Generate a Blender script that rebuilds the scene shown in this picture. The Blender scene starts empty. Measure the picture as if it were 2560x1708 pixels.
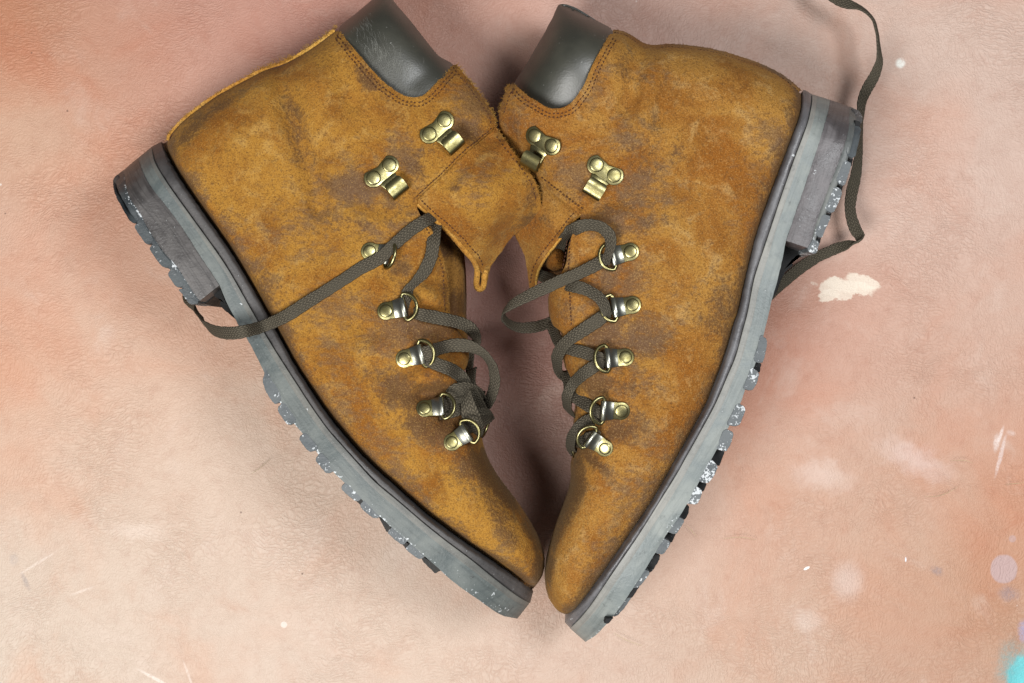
import bpy, bmesh, math, random
import numpy as np
from mathutils import Vector, Matrix
from mathutils.geometry import delaunay_2d_cdt

random.seed(7)
rng = np.random.default_rng(11)
sc = bpy.context.scene
COL = sc.collection

# ------------------------------------------------------------------ camera, lights, exposure
HC = 0.7778                       # camera height above the leather (50 mm lens, 0.56 m of leather across)
cd = bpy.data.cameras.new("camera"); cam = bpy.data.objects.new("camera", cd); COL.objects.link(cam)
cam.location = (0, 0, HC); cd.lens = 50; cd.sensor_width = 36; cd.clip_start = 0.02; cd.clip_end = 20
sc.camera = cam
w = bpy.data.worlds.new("World"); sc.world = w; w.use_nodes = True
bg = w.node_tree.nodes["Background"]; bg.inputs[0].default_value = (0.93, 0.96, 1.0, 1); bg.inputs[1].default_value = 0.12
def area(name, loc, target, size, power, color):
    l = bpy.data.lights.new(name, 'AREA'); l.shape = 'RECTANGLE'; l.size = size[0]; l.size_y = size[1]
    l.energy = power; l.color = color
    o = bpy.data.objects.new(name, l); COL.objects.link(o); o.location = loc
    o.rotation_euler = (Vector(target) - Vector(loc)).to_track_quat('-Z', 'Y').to_euler()
    return o
area("studio_lamp", (-0.38, -0.43, 1.05), (-0.05, -0.05, 0), (0.46, 0.46), 14.8, (1.0, 0.985, 0.96))
area("studio_lamp", (0.42, 0.14, 1.04), (0.05, 0.02, 0), (0.32, 0.32), 7.6, (0.97, 0.985, 1.0))
sc.view_settings.view_transform = 'Standard'; sc.view_settings.look = 'None'
sc.view_settings.exposure = 0.0; sc.view_settings.gamma = 1.0

# ------------------------------------------------------------------ helpers
ZM = 0.048                        # mid plane of a boot lying on its side
def K(z): return (HC - z) * 0.72 / 2560.0
def P(u, v, z):
    k = (HC - z) * 0.72 / 2560.0
    return ((u - 1280.0) * k, (854.0 - v) * k, z)
def Pn(u, v, z):
    k = (HC - z) * 0.72 / 2560.0
    return np.stack([(u - 1280.0) * k, (854.0 - v) * k, z + 0 * k], -1)

def tag(o, label=None, cat=None, group=None, kind=None):
    if label: o["label"] = label
    if cat: o["category"] = cat
    if group: o["group"] = group
    if kind: o["kind"] = kind
    return o
def adopt(o, parent):
    if parent is not None:
        o.parent = parent
        o.matrix_parent_inverse = WM[parent.name].inverted() if parent.name in WM else Matrix()
WM = {}
def empty(name, loc):
    o = bpy.data.objects.new(name, None); COL.objects.link(o); o.location = loc
    o.empty_display_size = 0.02
    WM[o.name] = Matrix.Translation(loc)
    return o
def mesh_obj(name, verts, faces, mat, parent=None, smooth=True, sharp=None, attr=None, uv=None, kind=None, label=None):
    me = bpy.data.meshes.new(name)
    me.from_pydata([tuple(map(float, p)) for p in verts], [], [tuple(map(int, f)) for f in faces])
    me.validate()
    bm = bmesh.new(); bm.from_mesh(me); bmesh.ops.recalc_face_normals(bm, faces=bm.faces); bm.to_mesh(me); bm.free()
    me.polygons.foreach_set("use_smooth", [smooth] * len(me.polygons))
    if sharp is not None: me.set_sharp_from_angle(angle=math.radians(sharp))
    if attr is not None:
        a = me.color_attributes.new("wear_shade", 'FLOAT_COLOR', 'POINT')
        a.data.foreach_set("color", np.asarray(attr, dtype=np.float32).ravel())
    if uv is not None:
        l = me.uv_layers.new(name="UVMap")
        vi = np.empty(len(me.loops), dtype=np.int32); me.loops.foreach_get("vertex_index", vi)
        l.data.foreach_set("uv", np.asarray(uv, dtype=np.float32)[vi].ravel())
    me.materials.append(mat)
    o = bpy.data.objects.new(name, me); COL.objects.link(o)
    adopt(o, parent)
    if kind: o["kind"] = kind
    if label: o["label"] = label
    return o

class MB:
    """collects pieces of geometry into one mesh"""
    def __init__(s): s.v = []; s.f = []; s.uv = []
    def add(s, verts, faces, uv=None):
        b = len(s.v); s.v += [tuple(p) for p in verts]; s.f += [tuple(i + b for i in f) for f in faces]
        s.uv += list(uv) if uv is not None else [(0, 0)] * len(verts)
    def build(s, name, mat, parent=None, **k):
        return mesh_obj(name, s.v, s.f, mat, parent, uv=s.uv, **k)

def resample(pts, n=None, step=None, closed=False):
    p = np.asarray(pts, float)
    if closed: p = np.vstack([p, p[:1]])
    d = np.r_[0, np.cumsum(np.hypot(*np.diff(p[:, :2], axis=0).T))]
    if n is None: n = max(2, int(d[-1] / step) + 1)
    t = np.linspace(0, d[-1], n + (1 if closed else 0))
    q = np.stack([np.interp(t, d, p[:, i]) for i in range(p.shape[1])], -1)
    return q[:-1] if closed else q
def catmull(pts, sub=8, closed=False):
    p = np.asarray(pts, float); n = len(p); out = []
    idx = range(n if closed else n - 1)
    for i in idx:
        if closed: a, b, c, d = p[(i - 1) % n], p[i], p[(i + 1) % n], p[(i + 2) % n]
        else: a, b, c, d = p[max(i - 1, 0)], p[i], p[i + 1], p[min(i + 2, n - 1)]
        for t in np.linspace(0, 1, sub, endpoint=False):
            out.append(0.5 * ((2 * b) + (-a + c) * t + (2 * a - 5 * b + 4 * c - d) * t * t + (-a + 3 * b - 3 * c + d) * t ** 3))
    if not closed: out.append(p[-1])
    return np.array(out)
def chaikin(p, it=1):
    p = np.asarray(p, float)
    for _ in range(it):
        q = np.roll(p, -1, 0)
        p = np.stack([0.8 * p + 0.2 * q, 0.2 * p + 0.8 * q], 1).reshape(-1, p.shape[1])
    return p
def inside(poly, u, v):
    poly = np.asarray(poly); r = np.zeros(u.shape, bool); n = len(poly)
    for i in range(n):
        x1, y1 = poly[i]; x2, y2 = poly[(i + 1) % n]
        if y1 == y2: continue
        c = (y1 > v) != (y2 > v)
        r ^= c & (u < (x2 - x1) * (v - y1) / (y2 - y1) + x1)
    return r
def dist(poly, u, v, closed=True):
    poly = np.asarray(poly, float); d = np.full(u.shape, 1e9); n = len(poly)
    for i in range(n if closed else n - 1):
        a = poly[i]; b = poly[(i + 1) % n]; ab = b - a; L = ab @ ab
        if L == 0: continue
        t = np.clip(((u - a[0]) * ab[0] + (v - a[1]) * ab[1]) / L, 0, 1)
        d = np.minimum(d, np.hypot(u - a[0] - t * ab[0], v - a[1] - t * ab[1]))
    return d
def segdist(a, b, u, v):
    a = np.asarray(a, float); b = np.asarray(b, float); ab = b - a
    t = np.clip(((u - a[0]) * ab[0] + (v - a[1]) * ab[1]) / (ab @ ab), 0, 1)
    return np.hypot(u - a[0] - t * ab[0], v - a[1] - t * ab[1])
def vnoise(u, v, scale, seed):
    r = np.random.default_rng(seed); g = r.random((64, 64))
    x = u / scale + 1000; y = v / scale + 1000
    xi = np.floor(x).astype(int); yi = np.floor(y).astype(int); fx = x - xi; fy = y - yi
    fx = fx * fx * (3 - 2 * fx); fy = fy * fy * (3 - 2 * fy)
    A = g[yi % 64, xi % 64]; B = g[yi % 64, (xi + 1) % 64]; C = g[(yi + 1) % 64, xi % 64]; D = g[(yi + 1) % 64, (xi + 1) % 64]
    return (A * (1 - fx) + B * fx) * (1 - fy) + (C * (1 - fx) + D * fx) * fy - 0.5

# ------------------------------------------------------------------ materials
def newmat(name):
    m = bpy.data.materials.new(name); m.use_nodes = True
    nt = m.node_tree; b = nt.nodes["Principled BSDF"]
    return m, nt, b
class N:
    def __init__(s, nt): s.nt = nt
    def node(s, t, **k):
        n = s.nt.nodes.new(t)
        for a, b in k.items(): setattr(n, a, b)
        return n
    def link(s, a, b): s.nt.links.new(a, b)
    def put(s, sock, val):
        if hasattr(val, "is_linked") or hasattr(val, "links"): s.link(val, sock)
        else: sock.default_value = val
    def coord(s, which="Object"): return s.node("ShaderNodeTexCoord").outputs[which]
    def noise(s, vec, scale, detail=4, rough=0.55, dist=0.0, out=0):
        n = s.node("ShaderNodeTexNoise"); s.link(vec, n.inputs["Vector"])
        n.inputs["Scale"].default_value = scale; n.inputs["Detail"].default_value = detail
        n.inputs["Roughness"].default_value = rough; n.inputs["Distortion"].default_value = dist
        return n.outputs[out]
    def ramp(s, val, lo, hi, a=0.0, b=1.0):
        n = s.node("ShaderNodeMapRange"); n.interpolation_type = 'SMOOTHSTEP'
        s.put(n.inputs[0], val); n.inputs[1].default_value = lo; n.inputs[2].default_value = hi
        n.inputs[3].default_value = a; n.inputs[4].default_value = b
        return n.outputs[0]
    def math(s, op, a, b=0.0, clamp=False):
        n = s.node("ShaderNodeMath", operation=op); n.use_clamp = clamp
        s.put(n.inputs[0], a); s.put(n.inputs[1], b); return n.outputs[0]
    def mix(s, f, a, b, mode='MIX'):
        n = s.node("ShaderNodeMix", data_type='RGBA'); n.blend_type = mode; n.clamp_factor = True
        s.put(n.inputs[0], f)
        for sock, val in ((n.inputs[6], a), (n.inputs[7], b)):
            if isinstance(val, tuple): sock.default_value = (*val, 1) if len(val) == 3 else val
            else: s.link(val, sock)
        return n.outputs[2]
    def bump(s, h, strength, distance, normal=None):
        n = s.node("ShaderNodeBump"); s.link(h, n.inputs["Height"])
        n.inputs["Strength"].default_value = strength; n.inputs["Distance"].default_value = distance
        if normal is not None: s.link(normal, n.inputs["Normal"])
        return n.outputs[0]
    def mapping(s, vec, scale=(1, 1, 1), rot=(0, 0, 0), loc=(0, 0, 0)):
        n = s.node("ShaderNodeMapping"); s.link(vec, n.inputs[0])
        n.inputs["Scale"].default_value = scale; n.inputs["Rotation"].default_value = rot; n.inputs["Location"].default_value = loc
        return n.outputs[0]
    def sep(s, col):
        n = s.node("ShaderNodeSeparateColor"); s.link(col, n.inputs[0]); return n.outputs
    def attr(s, name):
        n = s.node("ShaderNodeAttribute"); n.attribute_name = name; return n.outputs["Color"]

def suede(name, base, rust, pale, seed=0.0):
    m, nt, b = newmat(name); n = N(nt)
    co = n.mapping(n.coord(), loc=(seed, seed * 0.7, 0))
    big = n.noise(co, 22, 6, 0.6, 0.6); mid = n.noise(co, 95, 6, 0.65, 0.4)
    fine = n.noise(co, 620, 3, 0.7); grain = n.noise(co, 1500, 2, 0.7)
    wr = n.sep(n.attr("wear_shade"))
    c = n.mix(n.ramp(big, 0.40, 0.64), base, rust)
    c = n.mix(n.ramp(n.noise(co, 48, 5, 0.62, 0.5), 0.50, 0.66, 0, 0.7), c, tuple(0.82 * x for x in rust))
    c = n.mix(n.ramp(mid, 0.49, 0.70, 0, 0.6), c, pale)
    # wax-dark worn skin and painted shade, breaks up at its rim
    brk = n.math('ADD', n.math('MULTIPLY', mid, 0.75), n.math('MULTIPLY', fine, 0.45))
    dk = n.ramp(n.math('ADD', n.math('MULTIPLY', wr[0], 1.55), n.math('MULTIPLY', n.math('SUBTRACT', brk, 0.60), 1.9)), 0.20, 0.72)
    c = n.mix(n.math('MULTIPLY', dk, 0.88), c, (0.086, 0.042, 0.019))
    scr = n.noise(n.mapping(co, scale=(0.5, 1, 1), rot=(0, 0, math.radians(30))), 330, 5, 0.72, 0.3)
    gy = n.ramp(n.math('ADD', n.math('MULTIPLY', wr[1], 1.8), n.math('ADD', n.math('MULTIPLY', n.math('SUBTRACT', scr, 0.5), 1.7), n.math('MULTIPLY', n.math('SUBTRACT', mid, 0.5), 0.8))), 0.26, 0.72)
    c = n.mix(n.math('MULTIPLY', gy, 0.72), c, (0.140, 0.080, 0.044))
    lt = n.ramp(n.math('ADD', wr[2], n.math('MULTIPLY', n.math('SUBTRACT', fine, 0.5), 1.6)), 0.30, 0.9)
    c = n.mix(n.math('MULTIPLY', lt, 0.75), c, (0.52, 0.30, 0.075))
    # nap: dark and pale flecks
    c = n.mix(n.ramp(fine, 0.53, 0.68, 0, 0.60), c, (0.100, 0.044, 0.013))
    c = n.mix(n.ramp(n.noise(co, 260, 4, 0.7), 0.55, 0.72, 0, 0.45), c, (0.16, 0.075, 0.024))
    c = n.mix(n.ramp(grain, 0.50, 0.66, 0, 0.62), c, (0.110, 0.050, 0.015))
    c = n.mix(n.ramp(grain, 0.30, 0.46, 0.45, 0), c, pale)
    n.link(c, b.inputs["Base Color"])
    b.inputs["Roughness"].default_value = 0.88; b.inputs["Specular IOR Level"].default_value = 0.14
    n.link(n.ramp(dk, 0, 1, 0.9, 0.62), b.inputs["Roughness"])
    b.inputs["Sheen Weight"].default_value = 0.06; b.inputs["Sheen Roughness"].default_value = 0.45
    b.inputs["Sheen Tint"].default_value = (1.0, 0.82, 0.5, 1)
    h = n.math('ADD', n.math('MULTIPLY', grain, 0.5), n.math('ADD', fine, n.math('MULTIPLY', mid, 1.6)))
    n.link(n.bump(h, 0.55, 0.0011), b.inputs["Normal"])
    return m
SUEDE_L = suede("suede", (0.345, 0.166, 0.026), (0.235, 0.086, 0.011), (0.450, 0.265, 0.075), 0.0)
SUEDE_R = suede("suede", (0.350, 0.172, 0.034), (0.240, 0.086, 0.011), (0.470, 0.290, 0.105), 3.3)
SUEDE_IN = suede("suede_tongue", (0.30, 0.15, 0.035), (0.22, 0.095, 0.02), (0.40, 0.22, 0.06), 5.1)
FRAY = suede("suede_fray", (0.56, 0.31, 0.060), (0.46, 0.21, 0.035), (0.62, 0.40, 0.12), 1.7)

def simple(name, col, rough, spec=0.5, metal=0.0, nscale=300, var=0.35, bump=0.3, bdist=0.0004, col2=None):
    m, nt, b = newmat(name); n = N(nt); co = n.coord()
    f = n.noise(co, nscale, 5, 0.65)
    c2 = col2 or tuple(x * (1 - var) for x in col)
    n.link(n.mix(n.ramp(f, 0.35, 0.68), col, c2), b.inputs["Base Color"])
    b.inputs["Roughness"].default_value = rough; b.inputs["Specular IOR Level"].default_value = spec; b.inputs["Metallic"].default_value = metal
    if bump: n.link(n.bump(n.noise(co, nscale * 3, 3, 0.6), bump, bdist), b.inputs["Normal"])
    return m

def collar_mat(name):
    m, nt, b = newmat(name); n = N(nt); co = n.coord()
    f = n.noise(co, 60, 5, 0.6)
    c = n.mix(n.ramp(f, 0.35, 0.7), (0.026, 0.026, 0.018), (0.042, 0.041, 0.029))
    sp = n.noise(co, 900, 1, 0.5)
    c = n.mix(n.ramp(sp, 0.76, 0.82, 0, 0.5), c, (0.4, 0.4, 0.38))
    n.link(c, b.inputs["Base Color"])
    vo = n.node("ShaderNodeTexVoronoi"); n.link(co, vo.inputs["Vector"]); vo.inputs["Scale"].default_value = 1250
    h = n.math('ADD', vo.outputs["Distance"], n.math('MULTIPLY', n.noise(co, 420, 3), 0.9))
    n.link(n.bump(h, 0.12, 0.0004), b.inputs["Normal"])
    b.inputs["Roughness"].default_value = 0.46; b.inputs["Specular IOR Level"].default_value = 1.0
    return m
COLLAR = collar_mat("dark_leather")

def rubber(name, a, bcol, rough, chalk=0.0, streak=0.28, spec=0.45):
    """worn rubber / leather sole edge; wear.r = chalk, wear.g = dark scuff"""
    m, nt, b = newmat(name); n = N(nt); co = n.coord()
    wr = n.sep(n.attr("wear_shade"))
    f = n.noise(co, 45, 6, 0.62, 0.8); g = n.noise(co, 260, 4, 0.65); sp = n.noise(co, 900, 2, 0.6)
    c = n.mix(n.ramp(f, 0.34, 0.66), a, bcol)
    uvm = n.coord('UV')
    stk = n.noise(n.mapping(uvm, scale=(0.05, 1, 1)), 620, 4, 0.65); stk2 = n.noise(n.mapping(uvm, scale=(0.16, 1, 1), loc=(3, 1, 0)), 230, 4, 0.6)
    c = n.mix(n.ramp(stk, 0.46, 0.66, 0, streak), c, tuple(x * 0.5 for x in a))
    c = n.mix(n.ramp(stk2, 0.52, 0.70, 0, streak), c, tuple(x * 0.62 for x in a))
    c = n.mix(n.ramp(g, 0.52, 0.74, 0, 0.32), c, tuple(x * 0.45 for x in a))
    c = n.mix(n.ramp(sp, 0.68, 0.78, 0, 0.4), c, (0.42, 0.43, 0.42))
    c = n.mix(n.ramp(n.math('ADD', wr[1], n.math('MULTIPLY', n.math('SUBTRACT', g, 0.5), 1.6)), 0.4, 0.8, 0, 0.8), c, (0.035, 0.033, 0.032))
    ch = n.ramp(n.math('ADD', wr[0], n.math('MULTIPLY', n.math('SUBTRACT', n.math('ADD', n.math('MULTIPLY', g, 0.55), n.math('MULTIPLY', sp, 0.45)), 0.5), 3.0)), 0.50, 0.66)
    c = n.mix(n.math('MULTIPLY', ch, 0.85), c, (0.60, 0.63, 0.645))
    n.link(c, b.inputs["Base Color"])
    n.link(n.ramp(f, 0.3, 0.7, rough - 0.07, rough + 0.10), b.inputs["Roughness"])
    b.inputs["Specular IOR Level"].default_value = spec
    n.link(n.bump(n.math('ADD', g, n.math('MULTIPLY', sp, 0.5)), 0.4, 0.0006), b.inputs["Normal"])
    return m
STRIPE = rubber("sole_stripe", (0.215, 0.215, 0.200), (0.290, 0.285, 0.260), 0.5)
MIDSOLE = rubber("midsole_rubber", (0.165, 0.188, 0.186), (0.255, 0.274, 0.258), 0.50)
WELT = rubber("welt_leather", (0.052, 0.049, 0.049), (0.085, 0.079, 0.077), 0.52)
STACK = rubber("heel_stack", (0.050, 0.045, 0.044), (0.100, 0.092, 0.088), 0.46, streak=0.75)
LIFT = rubber("lift_rubber", (0.100, 0.108, 0.106), (0.160, 0.166, 0.155), 0.50)
TREAD = rubber("tread_rubber", (0.034, 0.041, 0.046), (0.066, 0.077, 0.081), 0.5)
TREAD2 = rubber("tread_rubber", (0.062, 0.072, 0.079), (0.118, 0.130, 0.135), 0.5)
MIDSOLE_D = rubber("midsole_rubber", (0.080, 0.096, 0.096), (0.150, 0.164, 0.155), 0.52)
STRIPE_D = rubber("sole_stripe", (0.105, 0.108, 0.102), (0.170, 0.168, 0.150), 0.52)
WELT_LIT = rubber("welt_leather", (0.090, 0.086, 0.090), (0.150, 0.148, 0.155), 0.38)  # paler welt: gleam of the right-hand lamp put into its colour
STACK_P = rubber("heel_stack", (0.075, 0.067, 0.069), (0.150, 0.138, 0.141), 0.42, streak=0.45)
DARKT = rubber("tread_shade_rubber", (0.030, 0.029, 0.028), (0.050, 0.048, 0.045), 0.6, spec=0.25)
BLACK_SHADE = rubber("black_shade_rubber", (0.010, 0.010, 0.010), (0.018, 0.018, 0.019), 0.65, spec=0.2)  # tread rubber blackened: shade of notches and waist put into its colour
STITCH = simple("stitch_thread", (0.085, 0.035, 0.020), 0.8, 0.2, nscale=500)
PALETHREAD = simple("scuff_fibre", (0.22, 0.22, 0.195), 0.9, 0.2, nscale=500, bump=0)

def brass(name="antique_brass", hi=(0.30, 0.27, 0.135), lo=(0.155, 0.135, 0.054), dk=(0.16, 0.135, 0.06)):
    m, nt, b = newmat(name); n = N(nt); co = n.coord()
    f = n.noise(co, 190, 5, 0.65); g = n.noise(co, 1200, 3, 0.6)
    c = n.mix(n.ramp(f, 0.35, 0.68), hi, lo)
    c = n.mix(n.ramp(g, 0.55, 0.75, 0, 0.6), c, dk)
    n.link(c, b.inputs["Base Color"]); b.inputs["Metallic"].default_value = 1.0
    n.link(n.ramp(f, 0.3, 0.7, 0.26, 0.42), b.inputs["Roughness"])
    n.link(n.bump(g, 0.12, 0.0003), b.inputs["Normal"])
    return m
BRASS = brass()
PEWTER = brass("worn_plating", (0.34, 0.34, 0.30), (0.20, 0.195, 0.15), (0.12, 0.115, 0.08))

def lace_mat(name, a, bcol):
    m, nt, b = newmat(name); n = N(nt)
    uv = n.coord("UV"); s = n.node("ShaderNodeSeparateXYZ"); n.link(uv, s.inputs[0])
    x, y = s.outputs[0], s.outputs[1]            # x: across 0..1, y: along in units of the width
    # braid: eight columns of slanted plaits, neighbouring columns slanted opposite ways
    col = n.math('MULTIPLY', x, 6.0); fr = n.math('FRACT', col); par = n.math('MODULO', n.math('FLOOR', col), 2.0)
    sl = n.math('MULTIPLY', n.math('SUBTRACT', n.math('MULTIPLY', par, 2.0), 1.0), fr)
    ph = n.math('ADD', n.math('MULTIPLY', y, 3.1), n.math('MULTIPLY', sl, 0.62))
    wv = n.math('SINE', n.math('MULTIPLY', ph, 6.2832))
    edge = n.math('SINE', n.math('MULTIPLY', fr, 3.1416))
    h = n.math('MULTIPLY', n.math('ADD', n.math('MULTIPLY', wv, 0.5), 0.5), n.math('POWER', edge, 0.6))
    co = n.coord(); g = n.noise(co, 1400, 3, 0.7); f = n.noise(co, 70, 4)
    c = n.mix(n.ramp(h, 0.15, 0.75), tuple(v * 0.42 for v in a), a)
    c = n.mix(n.ramp(f, 0.4, 0.7, 0, 0.7), c, bcol)
    c = n.mix(n.ramp(g, 0.55, 0.75, 0, 0.5), c, (0.19, 0.16, 0.11))
    n.link(c, b.inputs["Base Color"]); b.inputs["Roughness"].default_value = 0.8; b.inputs["Specular IOR Level"].default_value = 0.18
    n.link(n.bump(n.math('ADD', h, n.math('MULTIPLY', g, 0.6)), 0.8, 0.0006), b.inputs["Normal"])
    return m
LACE = lace_mat("lace_cord", (0.122, 0.104, 0.075), (0.084, 0.073, 0.053))

def table_mat():
    m, nt, b = newmat("tanned_leather"); n = N(nt); co = n.coord()
    dye_shade = n.attr("wear_shade")
    warp = n.noise(co, 9, 4, 0.55, out=1)
    wv = n.node("ShaderNodeVectorMath", operation='MULTIPLY_ADD'); n.link(warp, wv.inputs[0]); wv.inputs[1].default_value = (0.045, 0.045, 0); n.link(co, wv.inputs[2])
    wco = wv.outputs[0]
    big = n.noise(wco, 10, 5, 0.58, 0.7); cl = n.noise(wco, 30, 5, 0.6, 0.5); mid = n.noise(co, 140, 5, 0.62); fine = n.noise(co, 1100, 3, 0.6)
    c = n.mix(n.ramp(big, 0.42, 0.72, 0, 0.55), dye_shade, n.mix(0.8, dye_shade, (1.02, 0.66, 0.50), 'MULTIPLY'))
    c = n.mix(n.ramp(cl, 0.53, 0.78, 0, 0.32), c, (0.62, 0.50, 0.43))
    c = n.mix(n.ramp(cl, 0.24, 0.45, 0.30, 0), c, n.mix(1.0, c, (0.86, 0.62, 0.52), 'MULTIPLY'))
    c = n.mix(n.ramp(mid, 0.48, 0.75, 0, 0.22), c, n.mix(1.0, c, (0.72, 0.55, 0.50), 'MULTIPLY'))
    # grain: crumpled creases running along the hide, pores, cross wrinkles
    w2 = n.noise(co, 60, 3, 0.5, out=1)
    wm = n.node("ShaderNodeVectorMath", operation='MULTIPLY_ADD'); n.link(w2, wm.inputs[0]); wm.inputs[1].default_value = (0.010, 0.010, 0); n.link(wco, wm.inputs[2])
    def cells(vec, scale, lo, hi):
        vo = n.node("ShaderNodeTexVoronoi"); n.link(vec, vo.inputs["Vector"]); vo.inputs["Scale"].default_value = scale; vo.feature = 'DISTANCE_TO_EDGE'
        return n.ramp(vo.outputs["Distance"], lo, hi)
    cr1 = cells(n.mapping(wm.outputs[0], scale=(0.34, 1.0, 1), rot=(0, 0, math.radians(-14))), 600, 0.0, 0.32)
    cr2 = cells(n.mapping(wm.outputs[0], scale=(1.0, 0.42, 1), rot=(0, 0, math.radians(12))), 520, 0.0, 0.32)
    cell = cells(wm.outputs[0], 640, 0.0, 0.28)
    sel = n.ramp(n.noise(co, 14, 3), 0.40, 0.62)
    pat = n.ramp(n.noise(n.mapping(co, loc=(4, 2, 0)), 15, 4, 0.6), 0.42, 0.66)
    ridge = n.math('ABSOLUTE', n.math('SUBTRACT', n.noise(n.mapping(wco, scale=(0.30, 1, 1), rot=(0, 0, math.radians(-20)), loc=(7, 0, 0)), 60, 4, 0.62, 0.4), 0.5))
    crease = n.math('MULTIPLY', n.ramp(ridge, 0.0, 0.03, 1, 0), pat)
    h = n.math('ADD', n.math('MULTIPLY', cr1, n.math('ADD', n.math('MULTIPLY', pat, 0.62), 0.14)), n.math('MULTIPLY', n.math('MULTIPLY', cr2, 0.45), sel))
    h = n.math('ADD', h, n.math('MULTIPLY', cell, 0.30)); h = n.math('SUBTRACT', h, n.math('MULTIPLY', crease, 0.12))
    h = n.math('ADD', h, n.math('MULTIPLY', fine, 0.35)); h = n.math('ADD', h, n.math('MULTIPLY', mid, 1.2))
    c = n.mix(n.math('MULTIPLY', n.ramp(n.math('ADD', n.math('MULTIPLY', cr1, 0.7), n.math('MULTIPLY', cell, 0.3)), 0.10, 0.55, 0.27, 0), n.math('ADD', n.math('MULTIPLY', pat, 0.8), 0.2)), c, n.mix(1.0, c, (0.74, 0.58, 0.51), 'MULTIPLY'))
    c = n.mix(n.math('MULTIPLY', crease, 0.05), c, n.mix(1.0, c, (0.70, 0.50, 0.44), 'MULTIPLY'))
    # pores and dirt specks
    vp = n.node("ShaderNodeTexVoronoi"); n.link(co, vp.inputs["Vector"]); vp.inputs["Scale"].default_value = 62
    vs = n.sep(vp.outputs["Color"])
    dirt = n.math('MULTIPLY', n.ramp(vp.outputs["Distance"], 0.025, 0.045, 1, 0), n.math('GREATER_THAN', vs[0], 0.55))
    c = n.mix(n.math('MULTIPLY', dirt, 0.65), c, (0.11, 0.06, 0.045))
    vq = n.node("ShaderNodeTexVoronoi"); n.link(n.mapping(co, loc=(1.3, 2.7, 0)), vq.inputs["Vector"]); vq.inputs["Scale"].default_value = 38
    vt = n.sep(vq.outputs["Color"])
    lint = n.math('MULTIPLY', n.ramp(vq.outputs["Distance"], 0.018, 0.032, 1, 0), n.math('GREATER_THAN', vt[0], 0.62))
    c = n.mix(n.math('MULTIPLY', lint, 0.6), c, (0.80, 0.77, 0.72))
    # paint and stains that lie on the hide
    wob = n.noise(co, 160, 4, 0.6, out=1); wob2 = n.noise(co, 600, 3, 0.7)
    def patch(u, v, ru, rv, rot, soft, ragged, col, amt):
        nonlocal c
        k = K(0); x0, y0 = (u - 1280) * k, (854 - v) * k
        mp = n.node("ShaderNodeVectorMath", operation='MULTIPLY_ADD'); n.link(wob, mp.inputs[0])
        mp.inputs[1].default_value = (ragged * k, ragged * k, 0); n.link(co, mp.inputs[2])
        off = (-x0 - ragged * k * 0.5, -y0 - ragged * k * 0.5, 0)
        sh = n.mapping(mp.outputs[0], loc=off)
        rt = n.mapping(sh, rot=(0, 0, math.radians(rot)))
        scn = n.mapping(rt, scale=(1 / (ru * k), 1 / (rv * k), 0))
        ln = n.node("ShaderNodeVectorMath", operation='LENGTH'); n.link(scn, ln.inputs[0])
        f = n.ramp(ln.outputs["Value"], 1 - soft, 1 + soft, amt, 0)
        if 0.35 < soft < 0.65: f = n.math('MULTIPLY', f, n.ramp(wob2, 0.35, 0.55, 0.4, 1))
        c = n.mix(f, c, col)
    CRM = (0.74, 0.64, 0.53)
    patch(2098, 722, 48, 24, 6, 0.10, 46, CRM, 0.80); patch(2128, 716, 66, 17, 10, 0.14, 40, CRM, 0.85); patch(2160, 705, 42, 18, 18, 0.14, 40, CRM, 0.85); patch(2075, 738, 24, 16, 0, 0.15, 40, CRM, 0.85)
    patch(2036, 708, 9, 4, 20, 0.4, 14, CRM, 0.6)
    TQ = (0.060, 0.60, 0.66)
    patch(2568, 1704, 46, 66, 0, 0.3, 50, TQ, 0.8); patch(2562, 1690, 24, 46, 0, 0.3, 40, (0.16, 0.66, 0.70), 0.85); patch(2535, 1668, 40, 56, 0, 0.62, 60, (0.14, 0.36, 0.38), 0.5)
    patch(2565, 1580, 14, 26, 0, 0.5, 20, (0.33, 0.33, 0.52), 0.7)
    LAV = (0.48, 0.37, 0.38)
    patch(2512, 1424, 34, 36, 0, 0.09, 8, LAV, 0.7); patch(2533, 1348, 9, 9, 0, 0.2, 2, LAV, 0.45); patch(2525, 1485, 22, 16, 0, 0.6, 30, (0.26, 0.22, 0.25), 0.5)
    patch(2345, 1428, 14, 10, 20, 0.6, 12, (0.27, 0.22, 0.23), 0.55)
    patch(2504, 1140, 5, 50, 15, 0.4, 5, (0.72, 0.61, 0.58), 0.6); patch(2493, 1108, 7, 20, 8, 0.5, 5, (0.74, 0.64, 0.60), 0.6); patch(2503, 1090, 4, 22, 18, 0.5, 4, (0.76, 0.66, 0.62), 0.7); patch(2530, 1083, 10, 6, 20, 0.6, 6, (0.70, 0.60, 0.56), 0.4)
    patch(2252, 157, 11, 11, 0, 0.5, 6, (0.86, 0.88, 0.82), 0.8)
    patch(2120, 1455, 34, 40, 0, 0.7, 26, (0.70, 0.62, 0.58), 0.36); patch(2025, 1555, 30, 24, 0, 0.8, 30, (0.72, 0.63, 0.57), 0.3)
    patch(709, 1563, 8, 8, 0, 0.2, 2, (0.72, 0.63, 0.57), 0.7)
    patch(62, 1455, 6, 22, -25, 0.5, 10, (0.30, 0.26, 0.25), 0.5); patch(32, 1400, 10, 14, 0, 0.6, 12, (0.36, 0.31, 0.29), 0.4)
    patch(90, 1410, 3, 52, 58, 0.4, 2, (0.80, 0.70, 0.63), 0.35); patch(205, 1478, 3, 30, 70, 0.5, 2, (0.80, 0.70, 0.63), 0.35)
    patch(385, 1697, 4, 42, 118, 0.5, 3, (0.80, 0.72, 0.66), 0.5); patch(470, 1690, 3, 34, -20, 0.5, 3, (0.84, 0.76, 0.70), 0.35)
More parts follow.
